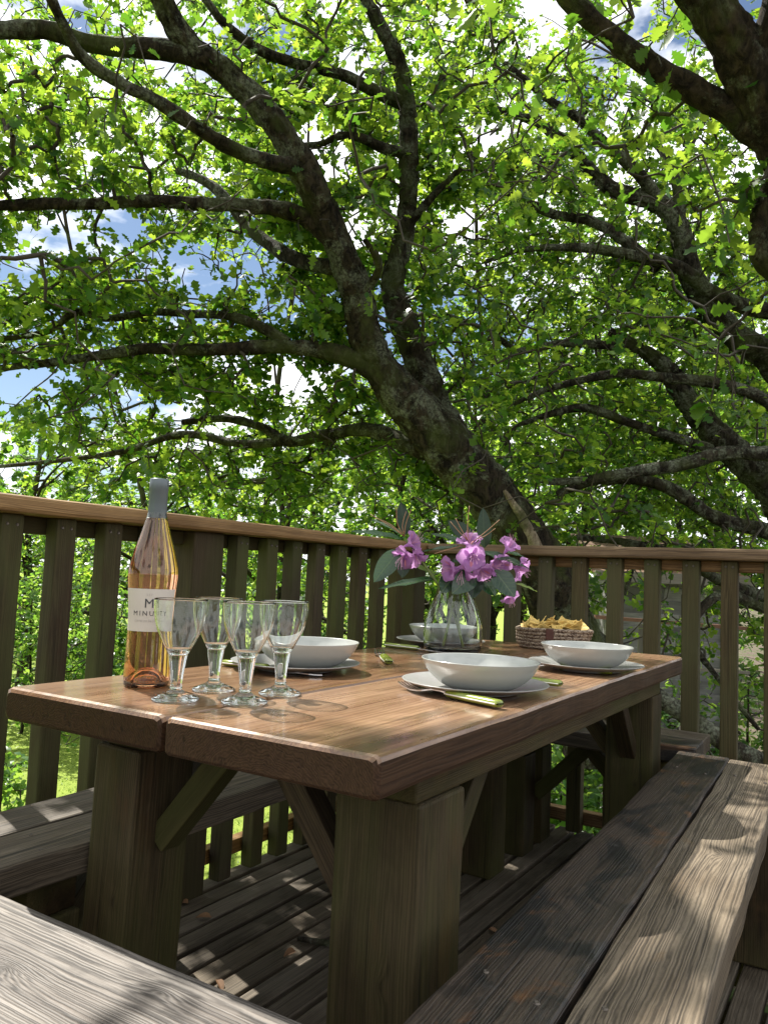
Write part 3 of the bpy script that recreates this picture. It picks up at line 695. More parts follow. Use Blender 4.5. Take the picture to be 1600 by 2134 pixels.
knife((1.998, 1.03), (2.022, 1.235), 'knife with green handle left of the vase, before the back plate')

# ------------------------------------------------------------------ vase and rhododendron
vp = onz(942, 1357, TZ); VD = proj(vp)[2]
va = empty('flower_vase', (vp[0], vp[1], TZ + .0004), 'clear pear shaped glass vase holding the rhododendron sprigs', 'vase')
vo_ = smooth_prof([(.070, 0), (.081, .003), (.0855, .02), (.0868, .05), (.0835, .085), (.0715, .125), (.0550, .166), (.0475, .192), (.0465, .204), (.0500, .2165)], 6)
vi_ = [(r - .0032, z) for r, z in vo_ if z > .014]
lathe('glass_wall', [(0, .003), (.06, .002)] + [tuple(q) for q in vo_] + [(.0486, .2180)] + vi_[::-1] + [(.070, .0115), (.05, .010), (0, .010)], M['vaseglass'], va, 72)

def leaf_blade(ln, w, bend=.12, fold=.18, n=9, m_=5, wave=0):
    V, F = [], []
    for i in range(n + 1):
        t_ = i / n
        hw = w * (math.sin(math.pi * min(1, t_ ** .85)) ** .72) * (1 - .12 * t_) + .0012
        if i == n: hw = .0008
        for j in range(m_):
            u_ = j / (m_ - 1) * 2 - 1
            V.append((t_ * ln, u_ * hw, -bend * ln * t_ * t_ + fold * abs(u_) * hw - .0012 * (1 - abs(u_)) + wave * math.sin(t_ * 17 + u_ * 2) * abs(u_)))
    for i in range(n):
        for j in range(m_ - 1):
            k = i * m_ + j; F.append((k, k + 1, k + m_ + 1, k + m_))
    return V, F
def sprig(hub, label, stem_pts, leaves, florets, pods, group='rhododendron sprigs in the vase'):
    root = empty('rhododendron_sprig', tuple(stem_pts[0]), label, 'flower sprig', group)
    l0 = np.array(stem_pts[0])
    tube('stem', stem_pts, np.linspace(.0042, .0032, len(stem_pts)), M['greenstem'], root, 8, step=.02)
    for bx, by, tx, ty, wpx, d0, d1, up, mat in leaves:
        p0 = at(bx, by, VD + d0); p1 = at(tx, ty, VD + d1); ln = np.linalg.norm(p1 - p0)
        V, F = leaf_blade(ln, wpx / 2 / FPX * VD * 1.05, random.uniform(.04, .16), random.uniform(.12, .3), wave=.0018)
        cz = -CR[:, 2]                                   # towards the camera
        nrm = {'cam': cz * .9 + np.array([0, 0, .35]), 'up': cz * .45 + np.array([0, 0, 1.0]), 'side': cz * .5 - CR[:, 0] * .8 + np.array([0, 0, .3]), 'sider': cz * .5 + CR[:, 0] * .8 + np.array([0, 0, .3])}[up]
        mesh_obj('leaf', V, F, M[mat], root, smooth=True, M=frame(p0 - l0, p1 - p0, nrm))
        # petiole back to the hub
    for fx, fy, d0, aim, sc in florets:
        c = at(fx, fy, VD + d0)
        ax = aim[0] * CR[:, 0] - aim[1] * CR[:, 1] - aim[2] * CR[:, 2]
        roll = random.uniform(0, 6.28)
        Mx = frame(c - l0, np.cross(ax, (.3, .2, .9)), ax) @ Matrix.Rotation(roll, 4, 'Z') @ Matrix.Scale(sc, 4)
        fl = lathe_floret(root, Mx)
    for pts in pods:
        P_ = [at(x, y, VD + d) for x, y, d in pts]
        tube('seed_stalk', P_, np.linspace(.0016, .0011, len(P_)), M['podstalk'], root, 6, step=.012)
    return root
petal_me = []
for v_ in range(4):
    V, F = [], []
    n_, k_ = 7, 7
    for i in range(n_):
        t_ = i / (n_ - 1)
        hw = .0075 + .0155 * math.sin(min(1, t_ * .93 + .05) * math.pi * .86) ** .8
        if t_ > .9: hw *= .68
        r_ = .006 + .040 * t_ ** 1.15; z_ = -.012 + .030 * math.sin(t_ * 1.5) - .012 * t_ ** 3
        for j in range(k_):
            u_ = j / (k_ - 1) * 2 - 1
            ed = .004 * math.sin(t_ * 9 + u_ * 5 + v_ * 2) * abs(u_) * t_ + .0022 * math.sin(t_ * 21 + v_) * abs(u_)
            V.append((r_ - .006 * u_ * u_ * t_, u_ * hw, z_ + .006 * u_ * u_ * (1 - t_ * .5) + ed))
    for i in range(n_ - 1):
        for j in range(k_ - 1):
            q = i * k_ + j; F.append((q, q + 1, q + k_ + 1, q + k_))
    me = bpy.data.meshes.new('petal'); me.from_pydata(V, [], F); me.update(); me.materials.append(M['petal'] if v_ < 3 else M['petal'])
    me.polygons.foreach_set('use_smooth', [True] * len(F)); petal_me.append(me)
tube_me = None; stam_me = None; spot_me = None
def lathe_floret(root, Mx):
    global tube_me, stam_me, spot_me
    if tube_me is None:
        o = lathe('floret', [(.0015, -.034), (.0035, -.028), (.0058, -.016), (.0085, -.008)], M['petal'], root, 12); tube_me = o.data
        Vs, Fs = [], []
        for q in range(7):
            a_ = q * .9; P_ = [np.array([0, 0, -.012]), np.array([.004 * math.cos(a_), .004 * math.sin(a_), .012]), np.array([.010 * math.cos(a_) + .004, .010 * math.sin(a_), .032]), np.array([.014 * math.cos(a_) + .012, .013 * math.sin(a_), .044])]
            v1, f1 = tube_arrays(smooth_prof(P_, 3), .0006, 4); Fs += [tuple(x + len(Vs) for x in f_) for f_ in f1]; Vs += [tuple(x) for x in v1]
        stam_me = bpy.data.meshes.new('stamens'); stam_me.from_pydata(Vs, [], Fs); stam_me.update(); stam_me.materials.append(M['stamen'])
        V = [(.012 + .018 * (i / 5), u * .0045 * math.sin((i / 5) * 2.6 + .4), -.006 + .030 * math.sin((.1 + .5 * i / 5) * 1.5) + .0018) for i in range(6) for u in (-1, 1)]
        F = [(i * 2, i * 2 + 1, i * 2 + 3, i * 2 + 2) for i in range(5)]
        spot_me = bpy.data.meshes.new('petal_flare'); spot_me.from_pydata(V, [], F); spot_me.update(); spot_me.materials.append(M['petalspot'])
    else: o = link('floret', tube_me, parent=root)
    o.matrix_local = Mx
    for q in range(5):
        link('petal', petal_me[random.randrange(4)], parent=o, M=Matrix.Rotation(q * 2 * math.pi / 5 + random.uniform(-.1, .1), 4, 'Z') @ Matrix.Rotation(random.uniform(-.3, .15), 4, 'Y') @ Matrix.Scale(random.uniform(.9, 1.1), 4))
    link('stamens', stam_me, parent=o)
    link('petal_flare', spot_me, parent=o)
    return o
def vin(dx, dy, z): return np.array([vp[0] + dx, vp[1] + dy, TZ + z])
sprig(None, 'left rhododendron sprig, one lilac flower head leaning over the railing', [vin(.03, -.02, .014), vin(.015, .0, .09), at(918, 1228, VD - .01), at(885, 1178, VD), at(845, 1125, VD)],
      [(842, 1124, 733, 1103, 28, 0, -.05, 'up', 'rhodoleaf'), (846, 1114, 835, 1045, 27, .02, .03, 'cam', 'rhodoshade'), (832, 1146, 779, 1212, 40, -.02, -.06, 'cam', 'rhodoleaf'),
       (845, 1150, 838, 1202, 32, -.01, -.04, 'cam', 'rhodoshade'), (868, 1122, 912, 1128, 20, .02, .06, 'up', 'rhodoleaf'), (908, 1200, 852, 1168, 15, 0, .02, 'up', 'rhodopale'), (910, 1205, 788, 1222, 24, 0, -.04, 'up', 'rhodoleaf'), (840, 1116, 778, 1073, 14, .03, .08, 'up', 'rhodoleaf')],
      [(858, 1132, -.02, (.75, .35, .5), .9), (840, 1160, -.03, (-.5, -.45, .75), .88), (866, 1160, -.02, (.3, -.8, .6), .8)],
      [((842, 1118, 0), (815, 1098, .01), (772, 1072, .03)), ((842, 1118, 0), (828, 1092, .0), (826, 1058, .0)), ((842, 1118, 0), (846, 1090, -.01), (857, 1062, -.01)), ((842, 1118, 0), (812, 1092, .02), (783, 1080, .02)), ((843, 1118, 0), (838, 1095, .0), (846, 1066, .01))])
sprig(None, 'middle rhododendron sprig with the largest lilac flower head, facing the camera', [vin(-.02, .02, .014), vin(.0, .01, .10), at(950, 1225, VD), at(968, 1180, VD), at(985, 1132, VD)],
      [(978, 1137, 904, 1102, 32, .0, -.02, 'up', 'rhodoleaf'), (968, 1140, 880, 1139, 15, .02, .02, 'up', 'rhodoleaf'), (986, 1126, 934, 1083, 33, .03, .06, 'cam', 'rhodoshade'), (1009, 1142, 1008, 1058, 30, .03, .03, 'cam', 'rhodoshade'),
       (998, 1150, 1104, 1173, 32, -.02, -.05, 'up', 'rhodoleaf'), (988, 1194, 944, 1234, 44, -.04, -.08, 'cam', 'rhodoleaf'), (944, 1202, 920, 1233, 36, -.02, -.06, 'cam', 'rhodoleaf'), (993, 1198, 985, 1245, 33, -.02, -.06, 'cam', 'rhodoshade'), (962, 1170, 938, 1170, 15, .0, -.02, 'up', 'rhodoleaf')],
      [(978, 1132, .0, (-.1, .9, .35), .95), (984, 1162, -.06, (.1, .15, 1), .98), (940, 1186, -.05, (-.8, -.1, .55), .92), (962, 1192, -.05, (-.3, -.6, .7), .8), (1002, 1190, -.05, (.3, -.7, .7), .8), (1026, 1180, -.04, (.8, -.1, .6), .8)],
      [((985, 1130, 0), (1010, 1110, -.02), (1041, 1083, -.03)), ((985, 1130, 0), (1012, 1116, -.02), (1032, 1101, -.04)), ((976, 1128, 0), (974, 1095, .0), (978, 1054, .0)), ((976, 1128, 0), (962, 1105, .0), (949, 1080, .01)), ((980, 1134, 0), (945, 1142, -.03), (905, 1154, -.05)), ((974, 1126, 0), (958, 1110, .0), (938, 1087, .01))])
sprig(None, 'right rhododendron sprig, lilac florets drooping beside a striped sunlit leaf', [vin(.01, -.03, .014), vin(.01, -.01, .10), at(968, 1222, VD), at(1005, 1200, VD), at(1052, 1168, VD)],
      [(1004, 1203, 1032, 1240, 31, -.02, -.05, 'cam', 'rhodoleaf'), (1030, 1188, 1073, 1243, 44, -.04, -.08, 'cam', 'rhodoleaf'), (1074, 1216, 1121, 1227, 13, .0, .02, 'up', 'rhodopale'), (1050, 1150, 1094, 1158, 24, .02, .05, 'up', 'rhodoleaf')],
      [(1060, 1140, .01, (.45, .75, .4), .85), (1046, 1174, -.02, (.3, .2, .8), .7), (1080, 1186, -.01, (.8, -.3, .5), .9), (1062, 1242, .0, (.2, -.8, .5), .7)],
      [])

# ------------------------------------------------------------------ basket of chips
bk_ = onz(1152, 1350, TZ)
bk = empty('rope_basket', (bk_[0], bk_[1], TZ), 'low coiled rope basket with leather tab, full of corn chips', 'basket')
def ring(r, z, tr, nseg=64, sides=8, dip=0):
    a_ = np.linspace(0, 2 * np.pi, nseg, endpoint=False); V = []
    for q in range(sides):
        t_ = q * 2 * np.pi / sides; wob = 1 + .02 * np.sin(a_ * 3 + z * 90)
        V.append(np.stack([(r * wob + tr * math.cos(t_)) * np.cos(a_), (r * wob + tr * math.cos(t_)) * np.sin(a_), z + tr * math.sin(t_) + dip * np.sin(a_ * 2 + .7)], -1))
    V = np.stack(V, 1).reshape(-1, 3)
    F = [(i * sides + q, ((i + 1) % nseg) * sides + q, ((i + 1) % nseg) * sides + (q + 1) % sides, i * sides + (q + 1) % sides) for i in range(nseg) for q in range(sides)]
    return V, F
for i in range(6):
    V, F = ring(.1055 + .0145 * (i / 5) ** .6, .0063 + i * .0108, .0062, dip=.0022 * i / 5); mesh_obj('rope_coil', V, F, M['rope'], bk, smooth=True)
lathe('basket_floor', [(0, .003), (.106, .003), (.106, .009), (0, .009)], M['rope'], bk, 48)
ta = math.atan2(-bk_[1], -bk_[0]) + math.radians(-5)
V, F = beam_mesh(.034, .024, .004, r=.0015)
Mt = Matrix.Rotation(ta, 4, 'Z') @ Matrix.Translation((.1275, 0, .034)) @ Matrix.Rotation(math.radians(-90), 4, 'Y') @ Matrix.Rotation(math.radians(6), 4, 'Y')
mesh_obj('leather_tab', V, F, M['leather'], bk, M=Mt)
chip_me = []
for v_ in range(4):
    V, F = [], []
    n_ = 5
    tri = [np.array([math.cos(a_), math.sin(a_)]) * .034 * (1 + .1 * math.sin(v_ * 3 + a_)) for a_ in (.2 + v_ * .1, 2.25, 4.3)]
    idx = {}
    for s_2 in (0, 1):
        for i in range(n_ + 1):
            for j in range(n_ + 1 - i):
                p = (tri[0] * i + tri[1] * j + tri[2] * (n_ - i - j)) / n_
                p = p * (1 - .10 * max(0, max(i, j, n_ - i - j) / n_ - .8) * 5)
                z = 6.5 * p[0] * p[0] - 3 * p[1] * p[1] * (1 if v_ % 2 else -1) + .0012 * math.sin(p[0] * 300 + p[1] * 250 + v_)
                idx[(s_2, i, j)] = len(V); V.append((p[0], p[1], z + s_2 * .0018))
    for s_2 in (0, 1):
        for i in range(n_):
            for j in range(n_ - i):
                f_ = (idx[(s_2, i, j)], idx[(s_2, i + 1, j)], idx[(s_2, i, j + 1)]); F.append(f_ if s_2 else f_[::-1])
                if i + j < n_ - 1:
                    f_ = (idx[(s_2, i + 1, j)], idx[(s_2, i + 1, j + 1)], idx[(s_2, i, j + 1)]); F.append(f_ if s_2 else f_[::-1])
    ed = [(i, 0) for i in range(n_)] + [(n_ - i, i) for i in range(n_)] + [(0, n_ - i) for i in range(n_)]
    for a, c in zip(ed, ed[1:] + ed[:1]): F.append((idx[(0,) + a], idx[(0,) + c], idx[(1,) + c], idx[(1,) + a]))
    me = bpy.data.meshes.new('corn_chip'); me.from_pydata(V, [], F); me.update(); me.materials.append(M['chip']); chip_me.append(me)
for i in range(46):
    rr_ = .095 * math.sqrt(random.random()); a_ = random.uniform(0, 6.28)
    if i < 14: rr_ = .088; a_ = i / 14 * 6.28
    z = .052 + .026 * (1 - (rr_ / .1) ** 2) + random.uniform(-.006, .014)
    o = link('corn_chip', chip_me[i % 4])
    o.location = (bk_[0] + rr_ * math.cos(a_), bk_[1] + rr_ * math.sin(a_), TZ + z)
    o.rotation_euler = (random.uniform(-.9, .9), random.uniform(-.9, .9), random.uniform(0, 6.28))
    tag(o, 'yellow triangular corn chip heaped in the rope basket', 'chip', 'corn chips in the basket')
# litter on the deck
o = tube('fallen_twig', [(1.72, 1.28, .008), (1.74, 1.20, .012), (1.80, 1.13, .009), (1.86, 1.06, .012)], [.006, .008, .006, .004], M['bark2'], None, 7, rough=.25, step=.01)
tag(o, 'short lichen covered twig fallen on the deck boards between the table legs', 'twig')
for i, (px, py) in enumerate([(392, 1885), (615, 1985), (440, 1915), (1018, 1939), (452, 2045)]):
    p = onz(px, py, 0.004); V, F = leaf_blade(random.uniform(.022, .04), random.uniform(.006, .01), .3, .6, 5, 3)
    o = mesh_obj('dead_leaf', V, F, M['deadleaf']); o.location = (p[0], p[1], .007); o.rotation_euler = (random.uniform(-.3, .3), random.uniform(-.4, .2), random.uniform(0, 6))
    tag(o, ['curled dead leaf on the deck beside the left table leg', 'dead leaf in a deck gap just left of the front right leg', 'tiny dead leaf on the third deck board from the railing', 'dead leaf on the deck between the table leg and right bench', 'dead leaf on the deck just beyond the near bench'][i], 'leaf', 'dead leaves on the deck')

# ------------------------------------------------------------------ leaves
ST0 = [(0, .010), (.12, .035), (.24, .17), (.31, .10), (.44, .28), (.52, .16), (.66, .37), (.74, .22), (.86, .27), (.93, .14), (1, .03)]
ST1 = [(0, .012), (.2, .16), (.30, .06), (.46, .30), (.55, .11), (.71, .38), (.80, .15), (.91, .22), (1, .03)]
ST2 = [(0, .02), (.30, .27), (.42, .08), (.70, .39), (.81, .14), (1, .07)]
ST2B = [(0, .03), (.33, .29), (.46, .09), (.73, .39), (1, .08)]
ST3B = [(0, .05), (.38, .34), (.53, .12), (.86, .38)]
ST3 = [(0, .05), (.45, .36), (.78, .36), (1, .06)]
STE = [(0, .02), (.2, .20), (.5, .27), (.8, .17), (1, .01)]       # plain oval leaf
def strip_leaf(st, bend=.25, cup=.25):
    V = []; F = []
    for t_, w in st:
        z = -bend * t_ * t_
        V += [(t_, w, z + cup * w * w), (t_, -w, z + cup * w * w)]
    for i in range(len(st) - 1): F.append((2 * i, 2 * i + 1, 2 * i + 3, 2 * i + 2))
    return np.array(V), np.array(F)
def rib_leaf(st, bend, cup, wavy, tint):
    V = []; F = []
    for i, (t_, w) in enumerate(st):
        z = -bend * t_ * t_
        V += [(t_, w * (1 + .12 * math.sin(i * 2.1 + tint * 9)), z + cup * w + wavy * math.sin(i * 1.9)), (t_, 0, z), (t_, -w * (1 + .12 * math.sin(i * 1.7 + tint * 5)), z + cup * w - wavy * math.sin(i * 2.3))]
    for i in range(len(st) - 1):
        F += [(3 * i, 3 * i + 1, 3 * i + 4, 3 * i + 3), (3 * i + 1, 3 * i + 2, 3 * i + 5, 3 * i + 4)]
    me = bpy.data.meshes.new('leaf'); me.from_pydata(V, [], F); me.update()
    a = me.attributes.new('tint', 'FLOAT', 'POINT'); a.data.foreach_set('value', np.full(len(V), tint, np.float32))
    me.polygons.foreach_set('use_smooth', [True] * len(F)); me.materials.append(M['oakleaf']); return me
LEAF_ME = [rib_leaf(ST0, random.uniform(.05, .4), random.uniform(.05, .35), .015, (i + .5) / 8) for i in range(8)]
def unit(a): return a / (np.linalg.norm(a, axis=-1, keepdims=True) + 1e-9)
def leaf_frames(tips, dirs, per, size, up=.8, spread=1.0, rg=rng):
    """rosettes of leaves round twig ends -> base, direction, side, normal, length"""
    n = len(tips); cnt = np.maximum(1, rg.poisson(per, n)); idx = np.repeat(np.arange(n), cnt); N = len(idx)
    base = tips[idx] + rg.normal(0, .035, (N, 3)) - dirs[idx] * (rg.random((N, 1)) ** 1.5 * .16)
    d = unit(rg.normal(0, 1, (N, 3)) * np.array([1, 1, .55]) * spread + dirs[idx] * .7 + np.array([0, 0, -.15]))
    nr = np.array([0, 0, up]) + rg.normal(0, .48, (N, 3)); nr = unit(nr - d * (nr * d).sum(1, keepdims=True)); s = np.cross(nr, d)
    ln = size * rg.uniform(.5, 1.25, N)
    return base, d, s, nr, ln, rg.random(N)
def leaf_mesh(name, fr, st, mat, parent, kind='stuff'):
    base, d, s, nr, ln, tint = fr
    T, F = strip_leaf(st)
    bend = rng.uniform(.3, 1.8, len(ln))
    V = base[:, None, :] + ln[:, None, None] * (T[None, :, 0:1] * d[:, None, :] + T[None, :, 1:2] * s[:, None, :] + (T[None, :, 2:3] * bend[:, None, None]) * nr[:, None, :])
    k = len(T); Fa = (np.arange(len(ln))[:, None, None] * k + F[None]).reshape(-1, 4)
    if parent is not None: V = V - np.array(parent.location)
    o = np_obj(name, V.reshape(-1, 3), Fa, mat, parent, tint=np.repeat(tint, k))
    o['kind'] = kind; return o
# places on the table and benches where the sun comes through the crown
def sun_keep(P, rg):
    t_ = (P[:, 2] - .7) / SDIR[2]; q = P - SDIR * t_[:, None]
    pr = np.zeros(len(P))
    def box(x0, x1, y0, y1, p):
        k = (q[:, 0] > x0) & (q[:, 0] < x1) & (q[:, 1] > y0) & (q[:, 1] < y1); pr[k] = np.maximum(pr[k], p)
    box(.25, 1.5, .30, 1.45, .985); box(1.5, 2.9, .3, 1.5, .78); box(.3, 2.8, -.5, .30, .45); box(-1.2, 3.4, 1.45, 2.0, .6)
    q = P - SDIR * ((P[:, 2] - GZ) / SDIR[2])[:, None]; box(2.5, 12, 3.6, 15, .85)
    hi = P[:, 2] > 3.3; q = P - SDIR * ((P[:, 2] - 1.4) / SDIR[2])[:, None]; old = pr.copy(); box(3.2, 10, 2.6, 9.5, .5); pr = np.where(hi, pr, old)
    hi = P[:, 2] > 4.0; q = P - SDIR * ((P[:, 2] - 2.6) / SDIR[2])[:, None]; old = pr.copy(); box(4.8, 9.5, -.5, 4.0, .34); pr = np.where(hi, pr, old)
    near = P[:, 2] > 1.5
    return (rg.random(len(P)) > pr) | ~near
# breaks in the crown where sky shows (x, y, rx, ry in photo pixels)
GAPS = [(170, 490, 150, 45), (420, 560, 130, 55), (60, 560, 75, 50), (660, 300, 60, 70), (230, 460, 120, 30), (740, 140, 40, 60), (30, 800, 85, 45), (600, 795, 55, 38), (260, 830, 55, 25), (750, 470, 45, 45), (340, 850, 90, 22), (1000, 290, 55, 45), (960, 470, 50, 40), (1330, 50, 45, 30), (700, 345, 50, 40), (560, 640, 45, 22), (1110, 260, 40, 20), (1400, 100, 40, 30), (1140, 20, 60, 20), (1250, 100, 40, 20)]
def gap_keep(P, rg, strength=.86):
    q = proj(P); pr = np.zeros(len(P))
    for x, y, rx, ry in GAPS:
        e = ((q[:, 0] - x) / rx) ** 2 + ((q[:, 1] - y) / ry) ** 2
        pr = np.maximum(pr, np.clip(1.5 - e, 0, 1) * strength)
    return (rg.random(len(P)) > pr) | (q[:, 2] < .5)
def front_keep(P, tubes, rg, prob=.9):
    """trunks and old limbs are bare: thin out leaves hanging close in front of them"""
    q = proj(P); bad = np.zeros(len(P), bool)
    for S_ in tubes:
        c = proj(S_[:, :3]); rp_ = S_[:, 3] / c[:, 2] * FPX
        for (x, y, d), r in zip(c, rp_):
            bad |= ((q[:, 0] - x) ** 2 + (q[:, 1] - y) ** 2 < (r * 1.25 + 12) ** 2) & (q[:, 2] < d + .05)
    return ~bad | (rg.random(len(P)) > prob)
def grow(nodes, att, tipr=.0022):
    """join every attraction point to the nearest part of the tree already grown"""
    n0 = len(nodes); N = len(att)
    d = np.full(N, 1e9); near = np.zeros(N, int)
    for i in range(0, N, 400):
        D = np.linalg.norm(att[i:i + 400, None] - nodes[None], axis=2); near[i:i + 400] = D.argmin(1); d[i:i + 400] = D.min(1)
    done = np.zeros(N, bool); parent = np.zeros(N, int); order = []
    for _ in range(N):
        dd = np.where(done, 1e9, d); i = int(dd.argmin()); done[i] = True; parent[i] = near[i]; order.append(i)
        D = np.linalg.norm(att - att[i], axis=1) * 1.08; k = (D < d) & ~done; d[k] = D[k]; near[k] = n0 + i
    w = np.ones(N)
    for i in reversed(order):
        if parent[i] >= n0: w[parent[i] - n0] += w[i]
    return parent, w, n0
def twig_mesh(nodes, att, parent, w, n0, rad0=.0026, sides=4, powr=.5):
    N = len(att); p0 = np.where((parent >= n0)[:, None], att[np.clip(parent - n0, 0, N - 1)], nodes[np.clip(parent, 0, n0 - 1)])
    d = att - p0; ln = np.linalg.norm(d, axis=1, keepdims=True)
    mid1 = p0 + d * .35 + rng.normal(0, .09, (N, 3)) * ln; mid2 = p0 + d * .7 + rng.normal(0, .08, (N, 3)) * ln
    r1 = np.minimum(rad0 * w ** powr, .011); wp = np.where(parent >= n0, w[np.clip(parent - n0, 0, N - 1)], w * 1.3); r0 = np.minimum(np.minimum(rad0 * wp ** powr, .012), r1 * 1.35)
    rings = []
    t = unit(d); ref = np.where(np.abs(t[:, 2:3]) > .9, np.array([[1., 0, 0]]), np.array([[0, 0, 1.]])); u = unit(np.cross(t, ref)); v = np.cross(t, u)
    for P_, r in ((p0, r0), (mid1, r0 * .65 + r1 * .35), (mid2, r0 * .3 + r1 * .7), (att, r1)):
        for k in range(sides):
            a = 2 * math.pi * k / sides; rings.append(P_ + (u * math.cos(a) + v * math.sin(a)) * r[:, None])
    V = np.stack(rings, 1); F = []
    for q in range(3):
        for k in range(sides): F.append((q * sides + k, q * sides + (k + 1) % sides, (q + 1) * sides + (k + 1) % sides, (q + 1) * sides + k))
    Fa = (np.arange(N)[:, None, None] * V.shape[1] + np.array(F)[None]).reshape(-1, 4)
    return V.reshape(-1, 3), Fa, unit(d)
def limb_pts(pxl): 
    P_ = np.array([at(x, y, d) for x, y, d, w in pxl]); R_ = np.array([w / 2 / FPX * d for x, y, d, w in pxl]); return P_, R_
def big_tree(name, label, limbs, mat, natt, spreads, per, size, lod, n_leaf_parts, seed, extra_att=None, group=None, gaps=True, weights=None, spread_z=.55, rad0=.0033):
    rg = np.random.default_rng(seed)
    P0, R0 = limbs[0][1]
    root = empty(name, tuple(P0[0]), label, 'tree', group)
    loc = np.array(root.location); nodes = []; segs = []
    for li, (kind, (P_, R_)) in enumerate(limbs):
        Q = resample(P_, R_, .02 if R_.max() > .08 else .028 if R_.max() > .045 else .05)
        V, F = tube_arrays(Q[:, :3], Q[:, 3], 40 if R_.max() > .08 else 26 if R_.max() > .045 else 14, .17 if R_.max() > .03 else .25, seed + li, furrow=min(.016, R_.max() * .13))
        F = np.asarray(F); np_obj(kind, V - loc, F, mat, root, smooth=True)
        S_ = resample(P_, R_, .12); nodes.append(S_[:, :3])
        tl = np.linalg.norm(np.diff(S_[:, :3], axis=0), axis=1).sum()
        segs.append((S_, tl * (weights[li] if weights else 1)))
    nodes = np.concatenate(nodes)
    tot = sum(s[1] for s in segs); att = []
    for (S_, L_), li in zip(segs, range(len(segs))):
        k = int(natt * L_ / tot)
        if k < 1: continue
        i = (rg.random(k) ** .8 * (len(S_) - 1)).astype(int)
        off = rg.normal(0, 1, (k, 3)) * np.array([1, 1, spread_z]) * (spreads * (.45 + .75 * i / len(S_)))[:, None]
        att.append(S_[i, :3] + off)
    if extra_att is not None: att.append(extra_att)
    att = np.concatenate(att)
    k = sun_keep(att, rg)
    if gaps: k &= gap_keep(att, rg)
    bare = [s[0] for s, l in zip(segs, limbs) if l[1][1].max() > .034]
    k &= front_keep(att, bare, rg, .9)
    k &= att[:, 2] > -1.2
    # nothing grows through the deck, table or railings
    k &= ~((att[:, 0] < 3.5) & (att[:, 1] < 2.2) & (att[:, 2] < 2.3))
    q = proj(att); k &= ~((q[:, 2] > 0) & (q[:, 2] < 1.9))
    att = att[k]
    par, w, n0 = grow(nodes, att)
    V, F, dr = twig_mesh(nodes, att, par, w, n0, rad0)
    tw = np_obj('twigs', V - loc, F, M['twig'], root); tw['kind'] = 'stuff'
    fr = leaf_frames(att, dr, per, size, rg=rg)
    base = fr[0]
    lk = sun_keep(base, rg) | (rg.random(len(base)) < .5)
    if gaps: lk &= gap_keep(base, rg, .6)
    lk &= front_keep(base, bare, rg, .88)
    fr = tuple(a[lk] for a in fr)
    q = proj(fr[0]); vis = (q[:, 0] > 0) & (q[:, 0] < 1600) & (q[:, 1] > 0) & (q[:, 1] < 1150) & (q[:, 2] > 1)
    sz = np.where(vis, fr[4] / np.maximum(q[:, 2], .5), 0); pick = np.argsort(-sz)[:n_leaf_parts]; pick = pick[sz[pick] > 0]
    rest = np.ones(len(sz), bool); rest[pick] = False
    nearq = q[:, 2] < 4.7
    leaf_mesh('crown', tuple(a[rest & nearq] for a in fr), ST1, M['oakleaf'], root)
    if (rest & ~nearq).any(): leaf_mesh('crown', tuple(a[rest & ~nearq] for a in fr), ST2B, M['oakleaf'], root)
    for i in pick:
        Mx = Matrix.Identity(4)
        for r in range(3):
            Mx[r][0] = fr[1][i][r] * fr[4][i]; Mx[r][1] = fr[2][i][r] * fr[4][i]; Mx[r][2] = fr[3][i][r] * fr[4][i]; Mx[r][3] = fr[0][i][r] - loc[r]
        link('leaf', LEAF_ME[int(fr[5][i] * 7.99)], parent=root, M=Mx)
    return root

